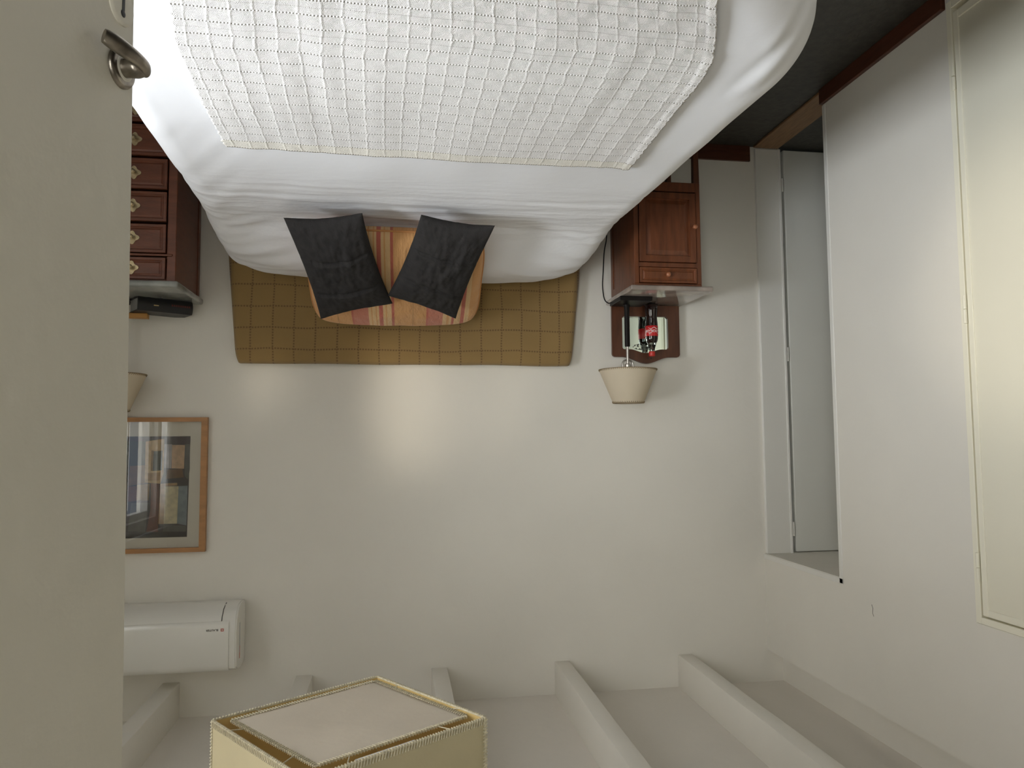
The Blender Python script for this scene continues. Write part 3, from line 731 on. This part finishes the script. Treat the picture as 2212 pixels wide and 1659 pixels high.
inner = [(-1.312, .903)] + [(-1.098, .903)] + [(-1.088, .913)] + inner[2:] + [(-1.322, .913)]
bm = B()
# frame = outer board with an opening: triangle fill between two loops
def ringfill(bm, outer, inner, y0, y1):
    lays = []
    for y in (y0, y1):
        vo = [bm.verts.new((x, y, z)) for x, z in outer]; vi = [bm.verts.new((x, y, z)) for x, z in inner]
        eo = [bm.edges.new((vo[k], vo[(k + 1) % len(vo)])) for k in range(len(vo))]; ei = [bm.edges.new((vi[k], vi[(k + 1) % len(vi)])) for k in range(len(vi))]
        bmesh.ops.triangle_fill(bm, edges=eo + ei, use_beauty=True); lays.append((vo, vi))
    for w_ in (0, 1):
        a, b = lays[0][w_], lays[1][w_]; n = len(a)
        for k in range(n): bm.faces.new((a[k], a[(k + 1) % n], b[(k + 1) % n], b[k]))
ringfill(bm, outer, inner, 3.462, 3.478)
fr_ = mk('mirror_frame', bm, M['walnutdark'], ns)
bm = B(); vs = [bm.verts.new((x, 3.472, z)) for x, z in inner]; f = bm.faces.new(vs); bm.faces.ensure_lookup_table()
if f.normal.y > 0: f.normal_flip()
r_ = bmesh.ops.extrude_face_region(bm, geom=[f]); bmesh.ops.translate(bm, vec=(0, .004, 0), verts=[g_ for g_ in r_['geom'] if isinstance(g_, bmesh.types.BMVert)])
uvl = bm.loops.layers.uv.new('UVMap')
for f in bm.faces:
    for l in f.loops: l[uvl].uv = (l.vert.co.x + 1.322, l.vert.co.z - .903)
mk('mirror_glass', bm, M['mirror'], fr_)
for x in (-1.216, -1.232):
    bm = B(); bmesh.ops.create_uvsphere(bm, u_segments=10, v_segments=6, radius=.0035, matrix=Matrix.Translation((x, 3.462, 1.110)) @ Matrix.Scale(.4, 4, (0, 1, 0))); mk('screw', bm, M['black'], fr_, smooth=True)

# bottle
bt = thing('bottle', 'small plastic cola bottle with red label and red cap before the mirror', 'bottle', (-1.222, 3.420, .8485))
bx, by, bz = -1.222, 3.420, .8485
P_ = [(0, .002), (.022, 0), (.029, .004), (.031, .012), (.031, .035), (.0285, .055), (.0275, .064), (.0285, .080), (.030, .095), (.0305, .105), (.0305, .160), (.0300, .172), (.027, .184), (.0225, .192)]
lev = len(P_)
P2 = P_ + [(.0185, .206), (.0145, .220), (.0125, .231), (.0125, .236)]
bm = B(); lathe(bm, [(r, bz + z) for r, z in P2[-5:]], bx, by, 40); lathe(bm, [(r - .0008, bz + z) for r, z in P2[-5:]], bx, by, 40); mk('neck', bm, M['pet'], bt, smooth=True)
bm = B(); lathe(bm, [(r, bz + z) for r, z in P_] + [(0, bz + .192)], bx, by, 40); body_ = mk('body', bm, M['cola'], bt, smooth=True, auto=40)
bm = B(); lathe(bm, [(.0302, bz + .109), (.0312, bz + .110), (.0314, bz + .135), (.0312, bz + .159), (.0305, bz + .160)], bx, by, 48); lab = mk('label', bm, M['red'], bt, smooth=True)
bm = B(); n = 24; lathe(bm, [(0, bz + .233), (.0150, bz + .233), (.0156, bz + .235), (.0156, bz + .252), (.0135, bz + .256), (0, bz + .256)], bx, by, 36); mk('cap', bm, M['cap'], bt, smooth=True, auto=35)
rb = .0316
def bendf(off):
    def f(co):
        a = (co.x + off) / rb - math.pi / 2 - .06
        return Vector((math.cos(a) * (rb + co.z), math.sin(a) * (rb + co.z), co.y))
    return f
text_mesh('Coca', .025, M['white'], 'lettering', lab, Matrix.Translation((bx, by, bz + .138)), shear=.35, bend=bendf(-.0165), space=.86)
text_mesh('Cola', .025, M['white'], 'lettering', lab, Matrix.Translation((bx, by, bz + .138)), shear=.35, bend=bendf(.0265), space=.86)
bm = B()
pts = [Vector((math.cos(a) * (rb + .0002), math.sin(a) * (rb + .0002), bz + .122 + .004 * math.sin(k * .55))) + Vector((bx, by, 0)) for k, a in enumerate([-2.4 + .09 * q for q in range(20)])]
tube(bm, pts, [.0005 + .0009 * math.sin(math.pi * k / 19) for k in range(20)], 6); mk('label_swash', bm, M['white'], lab)
bm = B()
for q in range(8):
    for k in range(6):
        a0 = 1.75 + k * .06; a1 = a0 + .045; z_ = bz + .118 + q * .0045
        vs = [bm.verts.new((bx + math.cos(a) * (rb + .0001), by + math.sin(a) * (rb + .0001), zz)) for a, zz in ((a0, z_), (a1, z_), (a1, z_ + .003), (a0, z_ + .003))]; bm.faces.new(vs)
mk('label_print', bm, M['white'], lab)

# table lamp (one built, one copied)
def table_lamp(loc, lb):
    L_ = thing('table_lamp', lb, 'lamp', loc, 0, 'matching bedside lamps with parchment shades')
    bm = B(); box(bm, -.085, .070, -.125, .045, 0, .020, .003, 2); mk('base', bm, M['blackmetal'], L_, local=True)
    bm = B(); lathe(bm, [(0, .018), (.0155, .018), (.0155, .028), (.0125, .032), (.0125, .215), (.0105, .219), (0, .219)], 0, 0, 24); mk('stem', bm, M['blackmetal'], L_, smooth=True, auto=40, local=True)
    bm = B(); lathe(bm, [(0, .215), (.0065, .215), (.0065, .30), (.016, .304), (.016, .345), (0, .345)], 0, 0, 20)
    mk('chrome_tube', bm, M['chrome'], L_, smooth=True, auto=40, local=True)
    bm = B()
    tube(bm, spline([(-.026, 0, .37), (-.026, 0, .31), (-.020, 0, .289), (0, 0, .283), (.020, 0, .289), (.026, 0, .31), (.026, 0, .37)], 6), (.0045), 10)
    mk('harp', bm, M['chrome'], L_, smooth=True, local=True)
    bm = B(); r0, r1, z0, z1 = .136, .072, .328, .486; seg = 64
    lathe(bm, [(r0, z0), (r1, z1)], 0, 0, seg); lathe(bm, [(r0 - .0015, z0), (r1 - .0015, z1)], 0, 0, seg)
    sh = mk('shade', bm, M['shade'], L_, smooth=True, local=True)
    bm = B()
    for (r, z) in ((r0, z0), (r1, z1)):
        tube(bm, [(r * math.cos(a), r * math.sin(a), z) for a in [2 * math.pi * q / 64 for q in range(65)]], .0018, 6, cap=False)
        ns_ = int(2 * math.pi * r / .0095)
        for q in range(ns_):
            a = 2 * math.pi * q / ns_; sl = (r0 - r1) / (z1 - z0)
            d_ = 1 if z == z0 else -1
            zz = z + d_ * .007; r2 = r - d_ * .007 * sl
            tube(bm, [((r + .0018) * math.cos(a), (r + .0018) * math.sin(a), z), ((r2 + .0012) * math.cos(a + .03), (r2 + .0012) * math.sin(a + .03), zz)], .0011, 4)
    q = mk('stitching', bm, M['stitchlamp'], sh, local=True); q['kind'] = 'stuff'
    bm = B(); bmesh.ops.create_uvsphere(bm, u_segments=16, v_segments=10, radius=.026, matrix=Matrix.Translation((0, 0, .40))); lathe(bm, [(0, .345), (.013, .345), (.013, .38), (0, .38)], 0, 0, 16); mk('bulb', bm, M['bulb'], L_, smooth=True, local=True)
    bm = B()
    for a in (0, 2.09, 4.19): tube(bm, [(0, 0, .36), (r1 * math.cos(a) * 1.15, r1 * math.sin(a) * 1.15, z1 - .045)], .0012, 5)
    mk('shade_carrier', bm, M['chrome'], L_, local=True)
    return L_
lamp = table_lamp((-1.078, 3.355, .8485), 'slim black lamp with parchment shade on the nightstand')
lamp.rotation_euler = (0, 0, 0)
def copy_tree(o, parent=None):
    c = o.copy(); COL.objects.link(c)
    if parent: c.parent = parent
    for ch in list(o.children): copy_tree(ch, c)
    return c
l2 = copy_tree(lamp); l2.location = (1.196, 3.345, .8835); l2.rotation_euler = (0, 0, math.radians(90)); l2['label'] = 'lamp with parchment shade on the dresser, half hidden by the door'
bm = B(); tube(bm, spline([(-1.008, 3.36, .857), (-.995, 3.38, .856), (-.985, 3.41, .83), (-.990, 3.455, .76), (-1.000, 3.475, .68), (-1.008, 3.478, .58), (-1.022, 3.480, .50), (-1.030, 3.480, .30), (-1.030, 3.478, .10)], 8), .0028, 8)
mk('power_cord', bm, M['black'], lamp, smooth=True)

# ------------------------------------------------------------------ dresser
ds = thing('dresser', 'tall cherry wood chest of drawers with grey marble top', 'dresser', (1.30, 3.3, 0))
x0, x1, yf, yb, zt = .885, 1.72, 3.118, 3.488, .856
bm = B()
box(bm, x0 + .004, x0 + .018, yf + .04, yb - .03, .06, zt); box(bm, x1 - .018, x1 - .004, yf + .04, yb - .03, .06, zt)
for xs in (x0, x1 - .034): box(bm, xs, xs + .034, yf, yf + .045, .06, zt, .002, 1); box(bm, xs, xs + .025, yb - .035, yb, .06, zt, .002, 1)
box(bm, x0 + .02, x1 - .02, yb - .02, yb, .06, zt); box(bm, x0 + .02, x1 - .02, yf + .01, yb, .06, .10); box(bm, x0 + .02, x1 - .02, yf + .012, yb, zt - .02, zt)
box(bm, x0, x1, yf - .004, yf + .02, .03, .09, .004, 2); box(bm, x0, x0 + .02, yf, yb, .03, .09); box(bm, x1 - .02, x1, yf, yb, .03, .09)
mk('body', bm, M['cherry'], ds)
bm = B(); box(bm, x0 + .012, x1 - .012, yf - .006, yf + .01, .743, .752, .003, 2); mk('bead_moulding', bm, M['cherry'], ds)
edges = [(.754, .849), (.618, .741), (.484, .612), (.347, .478), (.206, .341), (.092, .200)]
for (z0, z1) in edges:
    bm = B(); front_panel(bm, x0 + .040, x1 - .040, z0 + .003, z1 - .003, yf + .0, yf + .02, .014, .004, .003, .008)
    d_ = mk('drawer', bm, M['cherry'], ds)
    bm = B(); box(bm, x0 + .044, x1 - .044, yf + .02, yb - .04, z0 + .01, z1 - .015); 
    for (xx) in (1.052, 1.553):
        zc = (z0 + z1) / 2; b2 = B()
        pl = []
        for q in range(32):
            a = 2 * math.pi * q / 32; rr = .0185 + .0095 * abs(math.cos(2 * a)) ** 2.2
            pl.append((xx + rr * math.cos(a), zc + rr * math.sin(a)))
        prism(b2, pl, yf - .003, yf + .0005)
        pk = mk('pull', b2, M['brass'], d_)
        b2 = B(); lathe(b2, [(0, 0), (.004, 0), (.004, .010), (.009, .014), (.010, .019), (.006, .0235), (0, .0245)], 0, 0, 14)
        b2_m = Matrix.Translation((xx, yf - .003, zc)) @ Matrix.Rotation(math.radians(90), 4, 'X'); bmesh.ops.transform(b2, matrix=b2_m, verts=b2.verts)
        tmp = bpy.data.meshes.new('tmp'); b2.to_mesh(tmp); b2.free(); b3 = B(); b3.from_mesh(pk.data); 
        bmesh.ops.transform(b3, matrix=WM[ds.name], verts=b3.verts); b3.from_mesh(tmp); bmesh.ops.transform(b3, matrix=WM[ds.name].inverted(), verts=b3.verts); bmesh.ops.recalc_face_normals(b3, faces=b3.faces); b3.to_mesh(pk.data); b3.free(); bpy.data.meshes.remove(tmp)
    bm.free()
for xs in (x0 + .01, x1 - .05):
    for ys in (yf + .01, yb - .05):
        bm = B(); box(bm, xs, xs + .04, ys, ys + .04, 0, .032, .003, 1); mk('foot', bm, M['cherry'], ds)
mk('marble_top', slab(.868, 1.74, 3.090, 3.492, zt, .883, .008), M['greymarble'], ds, smooth=True, auto=50, label='grey marble top')

# big dark book lying on the dresser, small orange box on it
bk = thing('book', 'thick black leather book lying on the grey marble dresser top', 'book', (1.085, 3.30, .8835), math.radians(146))
def bl(v): return v
bm = B()
# local x runs along the spine towards the back wall (world left), local y away from the spine
Lb, Wb, Hb = .225, .115, .058
prof = [(0.0, .006), (-.006, .014), (-.008, Hb / 2), (-.006, Hb - .014), (0.0, Hb - .006)]
def cover(bm):
    box(bm, 0, Lb, -Wb, 0.0, 0, .004, .001, 1); box(bm, 0, Lb, -Wb, 0.0, Hb - .004, Hb, .001, 1)
    r = []
    for x in (0, Lb):
        r.append([bm.verts.new((x, y, z)) for y, z in [(0, 0), (.006, .008), (.010, .02), (.011, Hb / 2), (.010, Hb - .02), (.006, Hb - .008), (0, Hb), (-.003, Hb), (-.003, 0)]])
    n = len(r[0])
    for k in range(n): bm.faces.new((r[0][k], r[0][(k + 1) % n], r[1][(k + 1) % n], r[1][k]))
    bm.faces.new(r[0][::-1]); bm.faces.new(r[1])
cover(bm); mk('cover', bm, M['blackbook'], bk, local=True, smooth=True, auto=40)
bm = B(); box(bm, .004, Lb - .004, -Wb + .004, -.002, .0042, Hb - .0042); mk('page_block', bm, M['pages'], bk, local=True)
bm = B(); box(bm, .062, .082, .0095, .0118, .031, .035); mk('gilt_mark', bm, M['gold'], bk, local=True)
bm = B()
for q in range(9): box(bm, .135 + q * .009, .1405 + q * .009, .0100, .0114, .022, .030)
mk('spine_print', bm, M['redprint'], bk, local=True)
bm = B(); box(bm, -.04, .04, -.022, .022, 0, .020, .0015, 1)
o = mk('small_box', bm, M['orangebox']); o.location = (1.115, 3.405, .8835 + .0585); o.rotation_euler = (0, 0, math.radians(-6)); tag(o, 'small orange-brown box lying on top of the black book', 'box')

# ------------------------------------------------------------------ framed picture
pc = thing('framed_picture', 'abstract print in a thin oak frame behind glass', 'picture', (1.13, 3.49, 1.39))
ox0, ox1, oz0, oz1 = .834, 1.425, 1.392, 1.984; fw = .026
bm = B()
def mitre(bm, a, b, c, d):
    """one mitred bar, four (x,z) corners"""
    vs = prism(bm, [a, b, c, d], 3.470, 3.494)
i0, i1, j0, j1 = ox0 + fw, ox1 - fw, oz0 + fw * .75, oz1 - fw * .75
mitre(bm, (ox0, oz0), (ox1, oz0), (i1, j0), (i0, j0)); mitre(bm, (ox0, oz1), (i0, j1), (i1, j1), (ox1, oz1)); mitre(bm, (ox0, oz0), (i0, j0), (i0, j1), (ox0, oz1)); mitre(bm, (ox1, oz0), (ox1, oz1), (i1, j1), (i1, j0))
mk('frame', bm, M['oak'], pc)
bm = B(); box(bm, i0, i1, 3.486, 3.490, j0, j1); mk('mount', bm, M['matboard'], pc)
acol = {'dark': (52, 48, 46), 'purple': (60, 52, 56), 'cream': (176, 150, 108), 'tan': (150, 122, 84), 'peach': (176, 150, 122), 'lilac': (150, 146, 146), 'blue': (112, 122, 124), 'brown': (100, 74, 52), 'olive': (122, 94, 56),
        'red': (96, 58, 46), 'grey': (82, 80, 76), 'green': (54, 58, 52), 'pale': (182, 172, 140), 'black': (34, 32, 32)}
am = {}; amats = []
for k_, c_ in acol.items():
    am[k_] = len(amats); amats.append(mat('print_' + k_, lin(tuple(x * 1.18 for x in c_)), .8, var=.25, vscale=45))
def PX(px, py): return (.917 + (405 - (220 + px / 3.456)) * .00196, 1.477 + ((760 + py / 3.456) - 943) * .00203)
shapes = [('dark', [(-80, 630), (655, 630), (645, 1385), (-80, 1385)]), ('purple', [(160, 632), (655, 632), (655, 668), (160, 662)]), ('green', [(160, 665), (325, 670), (320, 850), (160, 860)]), ('cream', [(325, 668), (462, 648), (462, 905), (440, 985), (325, 975)]),
          ('green', [(385, 742), (450, 738), (450, 885), (380, 890)]), ('olive', [(368, 735), (385, 738), (382, 890), (368, 888)]), ('lilac', [(462, 690), (520, 690), (518, 872), (465, 868)]), ('peach', [(520, 695), (615, 697), (612, 875), (520, 872)]), ('purple', [(520, 668), (622, 668), (618, 695), (520, 694)]),
          ('grey', [(615, 690), (652, 690), (655, 880), (645, 960), (618, 930)]), ('brown', [(490, 880), (600, 876), (612, 940), (480, 950)]), ('tan', [(440, 985), (565, 980), (565, 1000), (475, 1004), (472, 1285), (432, 1285)]), ('pale', [(475, 1005), (575, 1005), (570, 1285), (472, 1285)]),
          ('blue', [(575, 1005), (642, 1003), (640, 1300), (570, 1285)]), ('red', [(372, 980), (436, 985), (432, 1352), (345, 1350), (372, 1180)]), ('brown', [(215, 850), (325, 845), (325, 980), (205, 1000)]), ('olive', [(270, 990), (362, 985), (358, 1108), (268, 1105)]), ('red', [(205, 1002), (268, 1000), (268, 1110), (208, 1115)]),
          ('grey', [(232, 1125), (355, 1125), (340, 1340), (212, 1335)]), ('cream', [(120, 985), (195, 990), (190, 1340), (120, 1345)]), ('brown', [(20, 680), (140, 660), (145, 900), (10, 930)]), ('olive', [(-40, 980), (100, 985), (90, 1300), (-30, 1310)]), ('blue', [(-75, 660), (0, 660), (0, 960), (-75, 960)]), ('grey', [(470, 1290), (640, 1302), (638, 1345), (468, 1340)]),  # the cream strip is a reflection in the glass, painted into the print
          ('black', [(205, 1335), (640, 1350), (640, 1383), (205, 1385)]), ('tan', [(345, 905), (440, 900), (432, 960), (350, 962)])]
bm = B()
for k_, (cn, pl) in enumerate(shapes):
    y = 3.4855 - k_ * .00004
    vs = [bm.verts.new((PX(*p)[0], y, PX(*p)[1])) for p in pl]; f = bm.faces.new(vs); f.material_index = am[cn]
mk('artwork', bm, amats, pc)
bm = B(); box(bm, i0, i1, 3.478, 3.480, j0, j1); mk('glass', bm, M['glass'], pc)

# ------------------------------------------------------------------ air conditioner
ac = thing('air_conditioner', 'white split air conditioner mounted high on the back wall', 'air conditioner', (1.08, 3.49, 2.18))
ax0, ax1 = .662, 1.50
prof = [(3.495, 2.200), (3.44, 2.193), (3.385, 2.197), (3.345, 2.212), (3.322, 2.236), (3.312, 2.262), (3.308, 2.30), (3.312, 2.43), (3.320, 2.448), (3.345, 2.462), (3.40, 2.468), (3.495, 2.468)]
def acprism(bm, prof, x0, x1):
    a = [bm.verts.new((x0, y, z)) for y, z in prof]; b = [bm.verts.new((x1, y, z)) for y, z in prof]; n = len(prof)
    bm.faces.new(a); bm.faces.new(b[::-1])
    for k in range(n): bm.faces.new((a[k], a[(k + 1) % n], b[(k + 1) % n], b[k]))
bm = B(); acprism(bm, prof, ax0, ax1); es = [e_ for e_ in bm.edges if abs(e_.verts[0].co.x - e_.verts[1].co.x) < 1e-6]
bmesh.ops.bevel(bm, geom=es, offset=.006, segments=3, affect='EDGES'); mk('body', bm, M['plastic'], ac, smooth=True, auto=35)
pp = [(3.312, 2.250), (3.3055, 2.256), (3.3015, 2.272), (3.3005, 2.30), (3.305, 2.430), (3.314, 2.449), (3.33, 2.46), (3.335, 2.45), (3.318, 2.43), (3.314, 2.30)]
bm = B(); acprism(bm, pp, ax0 + .030, ax1 - .030); fp = mk('front_panel', bm, M['glossplastic'], ac, smooth=True, auto=35)
vv_ = [(3.400, 2.190), (3.385, 2.1925), (3.345, 2.207), (3.318, 2.234), (3.309, 2.250), (3.3135, 2.252), (3.325, 2.236), (3.35, 2.214), (3.388, 2.199)]
bm = B(); acprism(bm, vv_, ax0 + .062, ax1 - .062); mk('louvre', bm, M['plastic'], ac, smooth=True, auto=35)
bm = B(); acprism(bm, [(3.402, 2.1925), (3.345, 2.2095), (3.317, 2.2365), (3.3095, 2.2535), (3.3105, 2.255), (3.35, 2.22)], ax0 + .0595, ax0 + .0618); mk('louvre_gap', bm, M['inkdark'], ac)
bm = B(); box(bm, ax0 - .0008, ax0 + .001, 3.375, 3.386, 2.275, 2.40); mk('side_sticker', bm, M['greyplastic'], ac)
bm = B(); box(bm, ax0 - .0009, ax0 + .001, 3.377, 3.385, 2.372, 2.425); mk('side_sticker', bm, M['inkred'], ac, label='red end of the side sticker')
TX = Matrix.Translation((.757, 3.3000, 2.284)) @ Matrix.Rotation(math.radians(90), 4, 'X')
text_mesh('BLAUTER', .0115, M['inkdark'], 'lettering', fp, TX, extrude=.0006, space=1.05)
bm = B(); ringfill(bm, [(.711, 2.279), (.723, 2.279), (.723, 2.290), (.711, 2.290)], [(.7135, 2.2815), (.7205, 2.2815), (.7205, 2.2875), (.7135, 2.2875)], 3.2992, 3.3012); mk('emblem', bm, M['inkred'], fp)

# ------------------------------------------------------------------ pendant lamp
hz = 2.10
C4 = [Vector(p) for p in ((.395, 1.743, hz), (.047, 1.980, hz), (-.194, 1.656, hz), (.161, 1.422, hz))]
cc = sum(C4, Vector()) / 4
pd = thing('pendant_lamp', 'square laced parchment pendant lampshade hanging near the camera', 'lamp', (cc.x, cc.y, hz))
HP = .26
for k in range(4):
    a, b = C4[k], C4[(k + 1) % 4]
    nrmv = Vector((b.y - a.y, a.x - b.x, 0)).normalized()
    if nrmv.dot(cc - a) < 0: nrmv = -nrmv
    bm = B()
    vs = [bm.verts.new(p) for p in (a, b, b + Vector((0, 0, HP)), a + Vector((0, 0, HP)))]
    vi = [bm.verts.new(p + nrmv * .0016) for p in (a, b, b + Vector((0, 0, HP)), a + Vector((0, 0, HP)))]
    f1 = bm.faces.new(vs); f2 = bm.faces.new(vi[::-1]); f2.material_index = 1
    for q in range(4): bm.faces.new((vs[q], vi[q], vi[(q + 1) % 4], vs[(q + 1) % 4]))
    mk('side_panel', bm, [M['parch'], M['parchin']], pd)
def stitches(bm, a, b, inward, step=.0068, r=.0016, ln=.012):
    a = Vector(a); b = Vector(b); L_ = (b - a).length; n = int(L_ / step); d = (b - a).normalized()
    for q in range(n):
        p = a + d * (q + .5) * step
        out = -inward[0] if len(inward) else Vector()
        p0 = p + inward[0] * -.0030; p1 = p0 + inward[1] * ln + d * .0035
        tube(bm, [p + inward[0] * .002 - inward[1] * .002, p0 - inward[1] * .0028, p1], r, 5)
bm = B()
for k in range(4):
    a, b = C4[k], C4[(k + 1) % 4]
    nv = Vector((b.y - a.y, a.x - b.x, 0)).normalized()
    if nv.dot(cc - a) < 0: nv = -nv
    tube(bm, [a - nv * .0005, b - nv * .0005], .0028, 8)
    stitches(bm, a, b, (nv, Vector((0, 0, 1))))
    tube(bm, [a, a + Vector((0, 0, HP))], .0028, 8)
    d = (b - a).normalized()
    stitches(bm, a, a + Vector((0, 0, HP)), (nv, d), ln=.008)
    tube(bm, [a + Vector((0, 0, HP)), b + Vector((0, 0, HP))], .0028, 8)
o = mk('stitching', bm, M['stitch'], pd); o['kind'] = 'stuff'
# diffuser sheet just inside the rim
D4 = [Vector(p) for p in ((.3585, 1.752, hz + .006), (.0525, 1.966, hz + .006), (-.157, 1.686, hz + .006), (.150, 1.487, hz + .006))]
bm = B(); g = []; n = 24
for j in range(n + 1):
    row = []
    for i in range(n + 1):
        s, t = i / n, j / n
        s2, t2 = s, t
        cr = .03
        for (cs, ct) in ((0, 0), (1, 0), (1, 1), (0, 1)):
            ds_, dt_ = abs(s - cs), abs(t - ct)
            if ds_ + dt_ < cr: s2 += (.5 - cs) * .02; t2 += (.5 - ct) * .02
        p = D4[0] * (1 - s2) * (1 - t2) + D4[1] * s2 * (1 - t2) + D4[2] * s2 * t2 + D4[3] * (1 - s2) * t2
        p.z += .003 * noise.noise((s * 3, t * 3, 1)); row.append(bm.verts.new(p))
    g.append(row)
for j in range(n):
    for i in range(n): bm.faces.new((g[j][i], g[j][i + 1], g[j + 1][i + 1], g[j + 1][i]))
df = mk('diffuser', bm, M['parchpanel'], pd, smooth=True); sm = df.modifiers.new('thickness', 'SOLIDIFY'); sm.thickness = .0015
bm = B()
for k in range(4):
    a, b = D4[k], D4[(k + 1) % 4]; nv = Vector((b.y - a.y, a.x - b.x, 0)).normalized()
    if nv.dot(cc - a) < 0: nv = -nv
    tube(bm, [a, b], .0022, 6)
    L_ = (b - a).length; d = (b - a).normalized(); nn_ = int(L_ / .0068)
    for q in range(nn_):
        p = a + d * (q + .5) * .0068
        tube(bm, [p - nv * .003 + Vector((0, 0, .002)), p - nv * .003 - Vector((0, 0, .003)), p + nv * .007 + d * .003 - Vector((0, 0, .0022))], .0014, 5)
mk('lacing', bm, M['stitch'], df)['kind'] = 'stuff'
bm = B()
for k in range(4):                      # wire hooks between rim and diffuser
    a, b = C4[k], C4[(k + 1) % 4]; e0, e1 = D4[k], D4[(k + 1) % 4]
    for t in (.22, .80):
        bm = B(); tube(bm, [a.lerp(b, t), e0.lerp(e1, t)], .0013, 5); mk('wire_hook', bm, M['stitch'], pd)
bm = B(); a = D4[2].lerp(D4[3], .40) + Vector((0, 0, .012)); b = D4[2].lerp(D4[3], .78) + Vector((0, 0, .012)); off = (C4[2] - D4[2]) * .35; off.z = 0
nvv = Vector((C4[3].y - C4[2].y, C4[2].x - C4[3].x, 0)).normalized()
if nvv.dot(cc - C4[2]) > 0: nvv = -nvv
tube(bm, [a + nvv * .010, b + nvv * .010], .005, 10); mk('light_tube', bm, M['bulb'], pd, smooth=True, auto=50)
bm = B(); 
for k in (0, 1): tube(bm, [C4[k] + Vector((0, 0, HP)), C4[k + 2] + Vector((0, 0, HP))], .002, 6)
tube(bm, [(cc.x, cc.y, hz + HP - .01), (cc.x, cc.y, ZC - .02)], .003, 8); mk('hanging_wire', bm, M['blackmetal'], pd)
bm = B(); lathe(bm, [(0, ZC - .03), (.045, ZC - .03), (.05, ZC - .001), (0, ZC - .001)], cc.x, cc.y, 24); mk('ceiling_rose', bm, M['whitepaint'], pd, smooth=True, auto=40)
